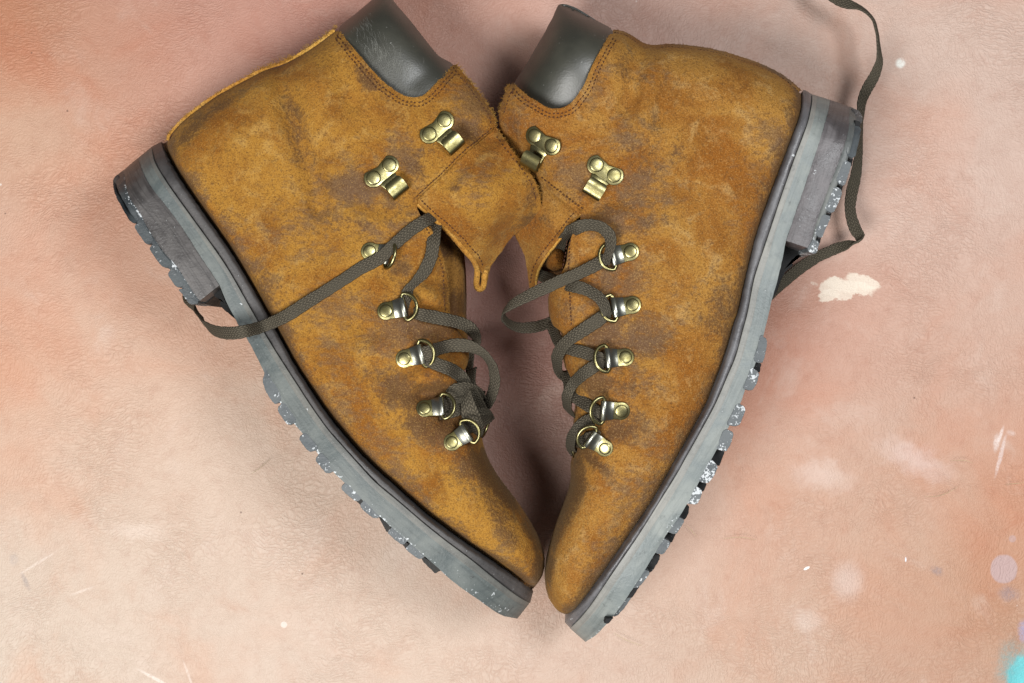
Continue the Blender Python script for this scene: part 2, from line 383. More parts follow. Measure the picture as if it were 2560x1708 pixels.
    patch(2018, 1422, 8, 3, -28, 0.2, 5, (0.9, 0.9, 0.88), 1.0); patch(2266, 1400, 2, 6, 0, 0.2, 1, (0.8, 0.8, 0.85), 0.9)
    patch(340, 1330, 60, 18, 5, 0.8, 40, (0.70, 0.59, 0.51), 0.35); patch(2060, 1190, 60, 30, 10, 0.8, 60, (0.70, 0.58, 0.52), 0.4); patch(2290, 1150, 80, 30, 25, 0.8, 60, (0.68, 0.56, 0.52), 0.45)
    n.link(c, b.inputs["Base Color"])
    b.inputs["Roughness"].default_value = 0.52; b.inputs["Specular IOR Level"].default_value = 0.32
    n.link(n.bump(h, 0.5, 0.0006), b.inputs["Normal"])
    return m
TABLE = table_mat()

# ------------------------------------------------------------------ the leather the boots lie on
def make_table():
    us = np.linspace(-1400, 3960, 250); vs = np.linspace(-1300, 3010, 200)
    U, V = np.meshgrid(us, vs)
    C = np.zeros(U.shape + (3,)); W = np.full(U.shape, 1e-4); base = np.array((0.60, 0.40, 0.30)); C += base * 1e-4
    spots = [  # dyed tones of the hide; light and shade painted in at some places
        (100, 1600, 420, (0.610, 0.480, 0.395)), (650, 1600, 380, (0.600, 0.450, 0.368)), (300, 1250, 300, (0.585, 0.425, 0.335)),
        (150, 1000, 250, (0.610, 0.390, 0.285)), (30, 970, 90, (0.600, 0.325, 0.215)), (350, 900, 220, (0.590, 0.380, 0.285)),
        (150, 600, 260, (0.590, 0.350, 0.258)), (50, 50, 130, (0.500, 0.225, 0.130)), (250, 130, 200, (0.530, 0.280, 0.195)), (60, 330, 150, (0.600, 0.370, 0.260)),
        (520, 60, 240, (0.510, 0.265, 0.205)), (760, 40, 120, (0.470, 0.225, 0.175)), (1230, 100, 170, (0.600, 0.340, 0.270)), (1600, 30, 260, (0.530, 0.330, 0.275)),
        (1900, 80, 200, (0.580, 0.400, 0.335)), (2350, 150, 320, (0.600, 0.425, 0.355)), (2350, 500, 300, (0.600, 0.405, 0.335)), (2100, 900, 250, (0.530, 0.280, 0.210)),
        (2400, 850, 250, (0.575, 0.365, 0.285)), (2200, 1150, 250, (0.570, 0.380, 0.290)), (2540, 1270, 110, (0.560, 0.300, 0.200)), (2050, 1300, 160, (0.560, 0.330, 0.240)),
        (1900, 1500, 250, (0.580, 0.400, 0.310)), (2330, 1500, 230, (0.540, 0.330, 0.235)), (1400, 1640, 260, (0.580, 0.410, 0.330)), (1050, 1650, 200, (0.610, 0.450, 0.360)),
        (1300, 800, 160, (0.430, 0.225, 0.185)), (1300, 1150, 160, (0.34, 0.20, 0.165)), (700, 1250, 220, (0.580, 0.415, 0.325)),  # first two: shade between the boots put into the hide colour
        (1800, 1350, 140, (0.560, 0.340, 0.260)), (2470, 1500, 110, (0.500, 0.260, 0.160)), (2300, 1650, 140, (0.54, 0.35, 0.265)), (2020, 780, 130, (0.52, 0.265, 0.195))]  # last one: boot shade beside the sole put into the hide colour
    for (u, v, r, col) in spots:
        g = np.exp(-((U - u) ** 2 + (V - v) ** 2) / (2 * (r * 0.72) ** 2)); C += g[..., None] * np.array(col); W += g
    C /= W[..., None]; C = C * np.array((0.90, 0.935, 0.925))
    z = 0.0010 * vnoise(U, V, 260, 3) + 0.0005 * vnoise(U, V, 90, 4) - 0.0012
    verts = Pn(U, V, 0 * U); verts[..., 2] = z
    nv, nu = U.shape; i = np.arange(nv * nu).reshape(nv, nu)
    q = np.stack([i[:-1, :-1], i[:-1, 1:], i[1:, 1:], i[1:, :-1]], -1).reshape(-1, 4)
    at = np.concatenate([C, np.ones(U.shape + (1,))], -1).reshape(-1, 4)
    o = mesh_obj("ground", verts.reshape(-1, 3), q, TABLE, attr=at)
    tag(o, "mottled pink and tan tanned leather hide spread flat under the boots", kind="structure")
make_table()

# ------------------------------------------------------------------ boot shapes
def field_maker(master, Hs, folds, grooves=(), L=76.0):
    """height of the boot's upper side over its mid plane, as a function of the place on it"""
    m = chaikin(master, 2)
    g = 8; us = np.arange(150, 2300, g); vs = np.arange(-150, 1720, g)
    U, V = np.meshgrid(us.astype(float), vs.astype(float))
    ins = inside(m, U, V); d = np.where(ins, dist(m, U, V), 0)
    prof = np.sqrt(1 - np.exp(-2 * d / L))
    b = prof.copy()
    for _ in range(3):
        for ax in (0, 1):
            kx = np.array([1, 4, 8, 10, 8, 4, 1.]); kx /= kx.sum()
            b = sum(np.roll(b, s - 3, ax) * kx[s] for s in range(7))
    def samp(a, u, v):
        x = np.clip((u - us[0]) / g, 0, len(us) - 1.01); y = np.clip((v - vs[0]) / g, 0, len(vs) - 1.01)
        xi = x.astype(int); yi = y.astype(int); fx = x - xi; fy = y - yi
        return (a[yi, xi] * (1 - fx) + a[yi, xi + 1] * fx) * (1 - fy) + (a[yi + 1, xi] * (1 - fx) + a[yi + 1, xi + 1] * fx) * fy
    def h(u, v, grain=1.0):
        u = np.asarray(u, float); v = np.asarray(v, float)
        dd = np.where(inside(m, u, v), dist(m, u, v), 0.0)
        p = np.sqrt(1 - np.exp(-2 * dd / L)); t = np.clip((dd - 12) / 60, 0, 1); t = t * t * (3 - 2 * t)
        p = p * (1 - t) + samp(b, u, v) * t
        r = p * Hs(u, v)
        edge = np.clip(dd / 40, 0, 1)
        for (a, c, wd, amp) in folds:
            r = r + edge * 1.35 * amp * 0.001 * np.exp(-(segdist(a, c, u, v) / wd) ** 2)
        r = r + grain * edge * 0.0012 * (vnoise(u, v, 120, 21) + 0.6 * vnoise(u, v, 52, 22) + 0.35 * vnoise(u, v, 26, 23))
        for (line, wd, amp) in grooves:
            r = r + amp * 0.001 * np.exp(-(dist(line, u, v, False) / wd) ** 2)
        return np.maximum(r, 0.0)
    return h

def spotmap(spots, u, v, grow=1.0):
    out = np.zeros(u.shape + (4,)); out[..., 3] = 1
    for (ch, su, sv, ru, rv, rot, amp) in spots:
        c, s = math.cos(math.radians(rot)), math.sin(math.radians(rot))
        x = ((u - su) * c + (v - sv) * s) / (ru * grow); y = (-(u - su) * s + (v - sv) * c) / (rv * grow)
        out[..., ch] = np.maximum(out[..., ch], amp * np.exp(-(x * x + y * y)))
    return out

def slab(name, poly, ztop, mat, parent, zbot=None, thick=None, step=7.0, wear_shade=None, jitter=0.0, sharp=48, rings=(1.6, 4.5), round_it=2, label=None):
    p = chaikin(poly, round_it) if round_it else np.asarray(poly, float)
    bnd = resample(p, step=max(step * 0.7, 3.0), closed=True)
    A = 0.5 * np.sum(bnd[:, 0] * np.roll(bnd[:, 1], -1) - np.roll(bnd[:, 0], -1) * bnd[:, 1])
    if A < 0: bnd = bnd[::-1].copy()
    t = np.roll(bnd, -1, 0) - np.roll(bnd, 1, 0); t /= np.maximum(np.hypot(*t.T)[:, None], 1e-9)
    nin = np.stack([-t[:, 1], t[:, 0]], -1)
    if jitter:
        k = rng.normal(0, jitter, len(bnd)); k = 0.6 * k + 0.4 * np.roll(k, 1)
        bnd = bnd + nin * k[:, None]
    pts = [bnd]
    for r in rings:
        q = bnd + nin * r
        ok = inside(bnd, q[:, 0], q[:, 1]) & (dist(bnd, q[:, 0], q[:, 1]) > r * 0.7)
        pts.append(q[ok])
    lo, hi = bnd.min(0), bnd.max(0); hh = step * 0.866
    xs = np.arange(lo[0], hi[0], step); ys = np.arange(lo[1], hi[1], hh)
    U, V = np.meshgrid(xs, ys); U = U + (np.arange(len(ys))[:, None] % 2) * step * 0.5
    U = U.ravel(); V = V.ravel(); U = U + rng.normal(0, 0.06 * step, U.shape); V = V + rng.normal(0, 0.06 * step, V.shape)
    ok = inside(bnd, U, V); U, V = U[ok], V[ok]
    ok = dist(bnd, U, V) > (rings[-1] if rings else 0) + step * 0.45
    pts.append(np.stack([U[ok], V[ok]], -1))
    allp = np.vstack(pts); nb = len(bnd)
    r = delaunay_2d_cdt([Vector((float(a), float(b))) for a, b in allp], [], [list(range(nb))], 1, 1e-5)
    vv = np.array([(a.x, a.y) for a in r[0]]); ff = [list(f) for f in r[2]]
    # boundary edges of the triangulation
    cnt = {}
    for f in ff:
        for i in range(len(f)):
            e = (f[i], f[(i + 1) % len(f)])
            if (e[1], e[0]) in cnt: cnt.pop((e[1], e[0]))
            else: cnt[e] = 1
    u, v = vv[:, 0], vv[:, 1]
    zt = ztop(u, v); top = Pn(u, v, zt)
    if thick is not None:
        bot = top.copy(); bot[:, 2] = np.maximum(zt - thick, 0.0004)
    else:
        zb = zbot(u, v); bot = Pn(u, v, np.full(u.shape, ZM)); bot[:, 2] = zb
    nV = len(vv); verts = np.vstack([top, bot])
    faces = ff + [[i + nV for i in reversed(f)] for f in ff] + [[e[1], e[0], e[0] + nV, e[1] + nV] for e in cnt]
    at = None
    if wear_shade is not None:
        w1 = wear_shade(u, v); at = np.vstack([w1, w1])
    return mesh_obj(name, verts, faces, mat, parent, sharp=sharp, attr=at, label=label)

def rbf(pts):
    pts = np.array(pts, float); X = pts[:, :2] / 100.0; z = pts[:, 2]; n = len(pts)
    def phi(r): return np.where(r > 0, r * r * np.log(np.maximum(r, 1e-9)), 0)
    D = np.hypot(X[:, None, 0] - X[None, :, 0], X[:, None, 1] - X[None, :, 1])
    A = np.zeros((n + 3, n + 3)); A[:n, :n] = phi(D) + np.eye(n) * 1e-3
    A[:n, n] = 1; A[:n, n + 1:] = X; A[n, :n] = 1; A[n + 1:, :n] = X.T
    s = np.linalg.solve(A, np.r_[z, 0, 0, 0])
    def f(u, v):
        u = np.asarray(u, float) / 100; v = np.asarray(v, float) / 100
        r = s[n] + s[n + 1] * u + s[n + 2] * v
        for i in range(n): r = r + s[i] * phi(np.hypot(u - X[i, 0], v - X[i, 1]))
        return r
    return f

def fibres(name, line, zf, mat, parent, n, length=9.0, out=1.0, spread=0.7, lift=0.0008, wd=0.00011):
    """loose fibres along a cut edge"""
    p = resample(catmull(line, 4), step=2.0); mb = MB()
    t = np.gradient(p, axis=0); t /= np.hypot(*t.T)[:, None]; nn = np.stack([-t[:, 1], t[:, 0]], -1) * out
    ii = rng.integers(0, len(p), n); ST = p[ii] - nn[ii] * rng.random((n, 1)) * 4; Z0 = zf(ST[:, 0], ST[:, 1])
    for q_ in range(n):
        i = ii[q_]; a = rng.normal(0, spread); L = length * (0.35 + rng.random() ** 2)
        d = nn[i] * math.cos(a) + t[i] * math.sin(a)
        st = ST[q_]
        bend = rng.normal(0, 0.35); z0 = float(Z0[q_]) + lift * rng.random()
        prev = None; vs = []
        for k in range(4):
            s = k / 3; ang = bend * s
            dd = np.array([d[0] * math.cos(ang) - d[1] * math.sin(ang), d[0] * math.sin(ang) + d[1] * math.cos(ang)])
            q = st + dd * L * s; c = Vector(P(q[0], q[1], z0 + 0.0006 * s * rng.normal(0.3, 0.8)))
            side = Vector((dd[1], dd[0], 0)).normalized() * wd * (1 - 0.7 * s)
            vs += [c - side, c + side, c + Vector((0, 0, wd * 1.5 * (1 - 0.7 * s)))]
        fs = []
        for k in range(3):
            for j in range(3):
                a0, a1 = 3 * k + j, 3 * k + (j + 1) % 3
                fs.append((a0, a1, a1 + 3, a0 + 3))
        mb.add(vs, fs)
    return mb.build(name, mat, parent, smooth=True, kind="stuff")

def stitches(line, zf, parent, pitch=10.0, length=6.6, wd=0.00030, sunk=0.0002, name="stitching"):
    p = resample(catmull(line, 6), step=pitch); mb = MB()
    D_ = np.diff(p, axis=0); D_ /= np.maximum(np.hypot(*D_.T)[:, None], 1e-9); A_ = p[:-1] + rng.normal(0, 0.5, D_.shape); B_ = A_ + D_ * length * rng.uniform(0.85, 1.12, (len(D_), 1))
    ZA = zf(A_[:, 0], A_[:, 1]); ZB = zf(B_[:, 0], B_[:, 1])
    for i in range(len(p) - 1):
        a, b, za, zb = A_[i], B_[i], float(ZA[i]), float(ZB[i])
        A = Vector(P(a[0], a[1], za)); B = Vector(P(b[0], b[1], zb)); T = (B - A).normalized(); S = T.cross(Vector((0, 0, 1))).normalized()
        vs = []; Mx = Vector((0, 0, 1))
        for s, r, lift in ((0, 0.35, -0.1), (0.2, 0.9, 0.5), (0.5, 1.0, 0.8), (0.8, 0.9, 0.5), (1, 0.35, -0.1)):
            c = A.lerp(B, s) + Mx * (wd * lift)
            for k in range(5):
                an = 2 * math.pi * k / 5
                vs.append(c + S * (math.cos(an) * wd * r) + Mx * (math.sin(an) * wd * r))
        fs = []
        for k in range(4):
            for j in range(5): fs.append((5 * k + j, 5 * k + (j + 1) % 5, 5 * k + 5 + (j + 1) % 5, 5 * k + 5 + j))
        mb.add(vs, fs)
    return mb.build(name, STITCH, parent, kind="stuff")

def line_tube(name, line, zf, parent, r=0.0003, mat=None):
    p = resample(catmull(line, 6), step=4.0); z = zf(p[:, 0], p[:, 1]); c = Pn(p[:, 0], p[:, 1], z); V = []; F = []
    T = np.gradient(c, axis=0); T /= np.linalg.norm(T, axis=1)[:, None]
    for i in range(len(c)):
        S = Vector(T[i]).cross(Vector((0, 0, 1))).normalized(); U_ = Vector((0, 0, 1))
        for k in range(6): a = 2 * math.pi * k / 6; V.append(Vector(c[i]) + S * (math.cos(a) * r) + U_ * (math.sin(a) * r))
    for i in range(len(c) - 1):
        for k in range(6): F.append((6 * i + k, 6 * i + (k + 1) % 6, 6 * i + 6 + (k + 1) % 6, 6 * i + 6 + k))
    return mesh_obj(name, V, F, mat or STITCH, parent)
def offset_line(line, d):
    p = catmull(line, 5); t = np.gradient(p, axis=0); t /= np.maximum(np.hypot(*t.T)[:, None], 1e-9)
    return p + np.stack([-t[:, 1], t[:, 0]], -1) * d

# ---- lace: a flat braided cord
def ribbon(name, pts, parent, zf, width=0.0062, thick=0.0012, sub=9, label=None, mat=None):
    """pts: (u, v, off, twist degrees, width scale); off>=0 above the boot, off<0 absolute height"""
    P3 = []; 
    for q in pts:
        u, v, off = q[:3]; tw = q[3] if len(q) > 3 else 0; ws = q[4] if len(q) > 4 else 1.0
        z = -off if off < 0 else float(zf(np.array([float(u)]), np.array([float(v)]))[0]) + off
        P3.append((*P(u, v, z), tw, ws))
    c = catmull(P3, sub); n = len(c); pos = c[:, :3].copy(); width = max(width, 0.0058) * 1.06; ph = rng.random(4) * 6
    ar = np.arange(n); c[:, 3] += 6 * np.sin(ar * 0.21 + ph[0]); c[:, 4] *= 1 + 0.035 * np.sin(ar * 0.23 + ph[2]) + 0.012 * np.sin(ar * 0.9 + ph[3])
    pos[:, :2] += 0.00004 * np.stack([np.sin(ar * 0.7 + ph[1]), np.sin(ar * 0.57 + ph[2])], -1)
    T = np.gradient(pos, axis=0); T /= np.linalg.norm(T, axis=1)[:, None]
    prof = []
    for k in range(14):
        a = 2 * math.pi * k / 14; ca, sa = math.cos(a), math.sin(a)
        prof.append((math.copysign(abs(ca) ** 0.55, ca), math.copysign(abs(sa) ** 0.8, sa)))
    s_len = np.r_[0, np.cumsum(np.linalg.norm(np.diff(pos, axis=0), axis=1))] / width
    verts = []; uv = []; faces = []; m = len(prof)
    prevS = None
    for i in range(n):
        t = Vector(T[i]); up = Vector((0, 0, 1))
        S = t.cross(up)
        if S.length < 0.35 and prevS is not None: S = prevS - t * prevS.dot(t)
        S.normalize()
        if prevS is not None and S.dot(prevS) < -0.2 and False: S = -S
        prevS = S.copy()
        S.rotate(Matrix.Rotation(math.radians(c[i, 3]), 3, t)); Nn = S.cross(t)
        wv = width * 0.5 * c[i, 4] * (1 + 0.03 * math.sin(i * 1.7))
        for (a, b) in prof:
            verts.append(Vector(pos[i]) + S * (a * wv) + Nn * (b * thick * 0.5)); uv.append((0.5 + 0.5 * a * 0.999, s_len[i]))
    for i in range(n - 1):
        for k in range(m): faces.append((i * m + k, i * m + (k + 1) % m, (i + 1) * m + (k + 1) % m, (i + 1) * m + k))
    faces.append(tuple(range(m))); faces.append(tuple(range((n - 1) * m, n * m)))
    return mesh_obj(name, verts, faces, mat or LACE, parent, uv=uv, label=label)

# ---- metal fittings, built in millimetres in their own frame
def frame_at(u, v, du, dv, zf, tilt=None):
    """origin on the boot, x axis along (du,dv), z axis the surface normal"""
    e = 9.0; uu = np.array([u, u + e, u - e, u, u], float); vv = np.array([v, v, v, v + e, v - e], float)
    z = zf(uu, vv); p = [Vector(P(a, b, c)) for a, b, c in zip(uu, vv, z)]
    nz = (p[1] - p[2]).cross(p[4] - p[3]).normalized()
    if nz.z < 0: nz = -nz
    if tilt is not None: nz = (nz + Vector(tilt)).normalized()
    d = Vector((du, -dv, 0)).normalized(); ex = (d - nz * d.dot(nz)).normalized(); ey = nz.cross(ex)
    M = Matrix((ex, ey, nz)).transposed().to_4x4(); M.translation = p[0]
    return M
def loc2w(M, pts): return [M @ Vector((x * 0.001, y * 0.001, z * 0.001)) for x, y, z in pts]
def plate(M, outline, z0, z1, bev=0.25):
    n = len(outline); o = np.array(outline, float); cen = o.mean(0)
    t = np.roll(o, -1, 0) - np.roll(o, 1, 0); t /= np.hypot(*t.T)[:, None]; nn = np.stack([t[:, 1], -t[:, 0]], -1)
    if np.sum((o - cen) * nn) < 0: nn = -nn
    levels = [(0, z0), (0, z1 - bev), (-bev * 0.4, z1 - bev * 0.3), (-bev * 1.1, z1)]
    v = [];
    for off, z in levels: v += [(a[0] + b[0] * off, a[1] + b[1] * off, z) for a, b in zip(o, nn)]
    f = []
    for l in range(3):
        for i in range(n): f.append((l * n + i, l * n + (i + 1) % n, (l + 1) * n + (i + 1) % n, (l + 1) * n + i))
    f.append(tuple(range(n))); f.append(tuple(range(3 * n, 4 * n)))
    return loc2w(M, v), f
def lathe(M, cx, cy, prof, seg=28):
    v = []; f = []
    for r, z in prof:
        for k in range(seg): a = 2 * math.pi * k / seg; v.append((cx + r * math.cos(a), cy + r * math.sin(a), z))
    for l in range(len(prof) - 1):
        for k in range(seg): f.append((l * seg + k, l * seg + (k + 1) % seg, (l + 1) * seg + (k + 1) % seg, (l + 1) * seg + k))
    f.append(tuple(range(seg))); f.append(tuple(range((len(prof) - 1) * seg, len(prof) * seg)))
    return loc2w(M, v), f
def strip(M, path, widths, th, axis='x'):
    """bent sheet metal: path in (along, height), width across"""
    p = np.array(path, float); t = np.gradient(p, axis=0); t /= np.hypot(*t.T)[:, None]; nn = np.stack([-t[:, 1], t[:, 0]], -1) * th * 0.5
    v = []; f = []; n = len(p); b = 0.14
    for i in range(n):
        w_ = widths[i]
        for sx, sn in ((-1, -1), (-1 + b / w_, -1), (1 - b / w_, -1), (1, -1), (1, 1), (1 - b / w_, 1), (-1 + b / w_, 1), (-1, 1)):
            k = 0.55 if abs(sx) == 1 else 1.0
            q = p[i] + nn[i] * sn * k
            v.append((q[0], sx * w_, q[1]))
    for i in range(n - 1):
        for k in range(8): f.append((i * 8 + k, i * 8 + (k + 1) % 8, (i + 1) * 8 + (k + 1) % 8, (i + 1) * 8 + k))
    f.append(tuple(range(8))); f.append(tuple(range((n - 1) * 8, n * 8)))
    return loc2w(M, v), f
def tube(M, path, r, seg=10, closed=True):
    p = np.array(path, float); n = len(p)
    t = (np.roll(p, -1, 0) - np.roll(p, 1, 0)) if closed else np.gradient(p, axis=0)
    v = []; f = []
    for i in range(n):
        T = Vector(t[i]).normalized(); A = T.cross(Vector((0.13, 0.31, 0.94))).normalized(); B = T.cross(A)
        for k in range(seg):
            a = 2 * math.pi * k / seg; q = Vector(p[i]) + A * (math.cos(a) * r) + B * (math.sin(a) * r); v.append(tuple(q))
    for i in range(n if closed else n - 1):
        j = (i + 1) % n
        for k in range(seg): f.append((i * seg + k, i * seg + (k + 1) % seg, j * seg + (k + 1) % seg, j * seg + k))
    return loc2w(M, v), f

RIVET = [(3.85, 0.6), (3.85, 0.95), (3.72, 0.78), (3.55, 0.78), (3.5, 1.15), (3.3, 1.38), (2.9, 1.5), (2.0, 1.62), (1.0, 1.69), (0.02, 1.7)]
def speed_hook(parent, mid, fwd, zf, tilt=None, s=1.0):
    M = frame_at(mid[0], mid[1], fwd[0], fwd[1], zf, tilt)
    # plate: two round pads with a neck going forward (+x)
    o = []
    def arc(cx, cy, r, a0, a1, n):
        for k in range(n): a = math.radians(a0 + (a1 - a0) * k / (n - 1)); o.append((cx + r * math.cos(a), cy + r * math.sin(a)))
    o += [(13.2, -4.1), (9.0, -4.1), (6.6, -4.3), (5.0, -4.9)]
    arc(0, -4.95, 4.75, 32, -180 + 22, 18)
    o += [(-3.2, -1.1), (-2.9, 0), (-3.2, 1.1)]
    arc(0, 4.95, 4.75, 180 - 22, -32, 18)
    o += [(5.0, 4.9), (6.6, 4.3), (9.0, 4.1), (13.2, 4.1)]
    v, f = plate(M, o, -0.6, 0.95)
    mb = MB(); mb.add(v, f); hp = mb.build("speed_hook", BRASS, parent, sharp=40)
    for sy in (-1, 1):
        v, f = lathe(M, 0, sy * 4.95, RIVET); mb = MB(); mb.add(v, f); mb.build("rivet", BRASS, hp, sharp=50)
    path = [(10.2, 0.95), (12.4, 0.97)]
    for k in range(9): a = -math.pi / 2 + math.pi * k / 8; path.append((12.6 + 2.1 * math.cos(a), 3.05 + 2.1 * math.sin(a)))
    path += [(11.3, 5.55), (9.9, 5.80), (8.6, 5.75), (7.6, 5.45), (7.1, 5.2), (6.85, 5.05)]
    n = len(path); wd = [4.2] * 4 + [4.75] * (n - 8) + [4.7, 4.5, 4.1, 3.4]
    v, f = strip(M, path, wd, 0.95); mb = MB(); mb.add(v, f); mb.build("hook_blade", BRASS, hp, sharp=55)
    return hp
def lace_ring(parent, rivet, ring, zf, tilt=14, side=None, size=1.0, ring_off=8.3):
    d = (ring[0] - rivet[0], ring[1] - rivet[1])
    M = frame_at(rivet[0], rivet[1], d[0], d[1], zf, side) @ Matrix.Scale(size, 4)
    o = [(7.4, -4.6), (5.4, -4.6), (3.6, -4.35), (2.2, -4.25)]
    for k in range(17): a = math.radians(-70 - 220 * k / 16); o.append((4.45 * math.cos(a), 4.45 * math.sin(a)))
    o += [(2.2, 4.25), (3.6, 4.35), (5.4, 4.6), (7.4, 4.6)]
    v, f = plate(M, o, -0.6, 1.0); mb = MB(); mb.add(v, f); rp = mb.build("lace_ring", BRASS, parent, sharp=40)
    v, f = lathe(M, -0.2, 0, [(r * 0.9, z) for r, z in RIVET]); mb = MB(); mb.add(v, f); mb.build("rivet", BRASS, rp, sharp=50)
    path = [(3.7, 1.25), (4.6, 1.35), (5.6, 1.5)]
    for k in range(11): a = math.pi * 0.78 - math.pi * 1.25 * k / 10; path.append((ring_off + 1.55 * math.cos(a), 1.2 + 1.55 * math.sin(a)))
    v, f = strip(M, path, [4.3, 4.4, 4.6] + [4.8] * 11, 0.6); mb = MB(); mb.add(v, f); mb.build("bracket", PEWTER, rp, sharp=60)
    loop = []
    for k in range(9): loop.append((0, -5.4 + 10.8 * k / 8, 0))
    for k in range(1, 26):
        a = math.pi / 2 - math.pi * k / 26; loop.append((6.9 * math.cos(a) ** 0.85, 6.6 * math.sin(a), 0))
    R = Matrix.Translation((ring_off * 0.001, 0, 0.0013)) @ Matrix.Rotation(math.radians(-tilt), 4, 'Y')
    v, f = tube(M @ R, loop, 0.95, 10); mb = MB(); mb.add(v, f); mb.build("ring", BRASS, rp)
    return rp

# ---- sole
def wfun(W):
    """half width of the sole along it, 0 heel .. 1 toe"""
    def f(t):
        t = np.asarray(t, float)
        b = np.interp(t, [0, .08, .2, .33, .45, .6, .72, .82, .9, 1], [W[0], W[0], W[0], W[1], (W[1] + W[2]) / 2, W[2], W[2], W[2] * .95, W[2] * .86, W[2] * .74])
        h = np.sqrt(np.clip(1 - (1 - np.clip(t / 0.075, 0, 1)) ** 2, 0, 1)); e = np.sqrt(np.clip(1 - np.clip((t - 0.86) / 0.14, 0, 1) ** 2.2, 0, 1))
        return b * np.maximum(h, 0.0) * e
    return f
def band(name, a, b, wf, mat, parent, t0=0.0, t1=1.0, dw=0.0, rnd=0.0004, n=170, wear_shade=None, jitter=0.0, label=None, m=6):
    """one layer of the sole: between the lines a and b seen from the side, closed all round"""
    s = np.linspace(0, 1, n); s = 0.5 * s + 0.5 * (0.5 - 0.5 * np.cos(math.pi * s))
    def at(line):
        p = catmull(line, 6); d = np.r_[0, np.cumsum(np.hypot(*np.diff(p, axis=0).T))]; d /= d[-1]
        q = np.stack([np.interp(s, d, p[:, 0]), np.interp(s, d, p[:, 1])], -1)
        if jitter: q = q + rng.normal(0, jitter, q.shape)
        return q
    A = at(a); B = at(b); wv = np.maximum(wf(t0 + (t1 - t0) * s) + dw, 0.0006)
    V = []; W = []; F = []; UV = []; ln = np.r_[0, np.cumsum(np.hypot(*np.diff(A, axis=0).T))] * 2.0e-4; hg = np.hypot(*(A - B).T) * 2.0e-4
    js = np.linspace(0, 1, m + 1)
    for i in range(n):
        top = []; bot = []
        for j in js:
            e = rnd * (abs(2 * j - 1) ** 4); z = max(wv[i] - e, 0.0003)
            q = A[i] * (1 - j) + B[i] * j
            x, y, _ = P(q[0], q[1], ZM + wv[i]); top.append((x, y, ZM + z)); bot.append((x, y, max(ZM - z, 0.0006)))
        V += top + bot[::-1]; uu = [(ln[i], j * hg[i]) for j in js]; UV += uu + uu[::-1]
        if wear_shade is not None:
            qq = np.stack([A[i] * (1 - j) + B[i] * j for j in js]); w1 = wear_shade(qq[:, 0], qq[:, 1], js); W += list(w1) + list(w1[::-1])
    k = 2 * (m + 1)
    for i in range(n - 1):
        for j in range(k): F.append((i * k + j, i * k + (j + 1) % k, (i + 1) * k + (j + 1) % k, (i + 1) * k + j))
    F.append(tuple(range(k))); F.append(tuple(range((n - 1) * k, n * k)))
    return mesh_obj(name, V, F, mat, parent, sharp=50, attr=W if wear_shade is not None else None, label=label, uv=UV)
def lug(poly, z, depth, mat, parent, chalk=0.0, name="lug", rnd=1.1, dark=0.0):
    p = resample(chaikin(poly, 1) if len(poly) > 4 else poly, step=4.5, closed=True); n = len(p)
    cen = p.mean(0); V = []; W = []
    zz = z(p[:, 0], p[:, 1]) if callable(z) else np.full(n, z)
    jit = rng.normal(0, 0.35, p.shape)
    for (ins, dz) in ((0.0, -depth), (0.0, -0.0009), (0.35, -0.0003), (rnd, 0.0)):
        d = p - cen; L = np.maximum(np.hypot(*d.T)[:, None], 1e-6); q = p + jit - d / L * ins
        for i in range(n):
            x, y, _ = P(q[i, 0], q[i, 1], zz[i]); V.append((x, y, max(zz[i] + dz, 0.0008))); W.append((chalk, dark, 0, 1))
    F = []
    for l in range(3):
        for i in range(n): F.append((l * n + i, l * n + (i + 1) % n, (l + 1) * n + (i + 1) % n, (l + 1) * n + i))
    V.append((*P(cen[0], cen[1], float(np.mean(zz)))[:2], float(np.mean(zz)))); W.append((chalk, dark, 0, 1))
    for i in range(n): F.append((3 * n + i, 3 * n + (i + 1) % n, 4 * n))
    F.append(tuple(range(n)))
    return mesh_obj(name, V, F, mat, parent, sharp=40, attr=W)
def lugs(items, axis, base, inward, wf, mat, parent):
    (a0, a1, dx, dy, L) = axis; bl = catmull(base, 5)
    for poly, ck in items:
        p = np.array(poly, float); d = dist(bl, p[:, 0], p[:, 1], False)
        p = p + np.where(d < 6.5, 9.0, 0.0)[:, None] * np.array(inward)
        lug(p, lambda u, v: ZM + wf(np.clip(((u - a0) * dx + (v - a1) * dy) / L, 0.02, 0.99)) - 0.0003, 0.030, mat, parent, ck * 0.82)
def lift_z(line, wf, t1=.27):
    p0, p1 = np.array(line[0], float), np.array(line[-1], float); d = p1 - p0; L = d @ d
    return lambda u, v: ZM + np.maximum(wf(np.clip(((u - p0[0]) * d[0] + (v - p0[1]) * d[1]) / L, 0.02, 1) * t1), 0.004) - 0.0003
def lerp_line(a, b, f, n=60):
    A = resample(catmull(a, 6), n=n); B = resample(catmull(b, 6), n=n); return [tuple(q) for q in A * (1 - f) + B * f]
def wear0(u, v, js):
    o = np.zeros((len(u), 4)); o[:, 3] = 1; return o

HOLLOW = simple("rust_leather", (0.090, 0.022, 0.008), 0.6)
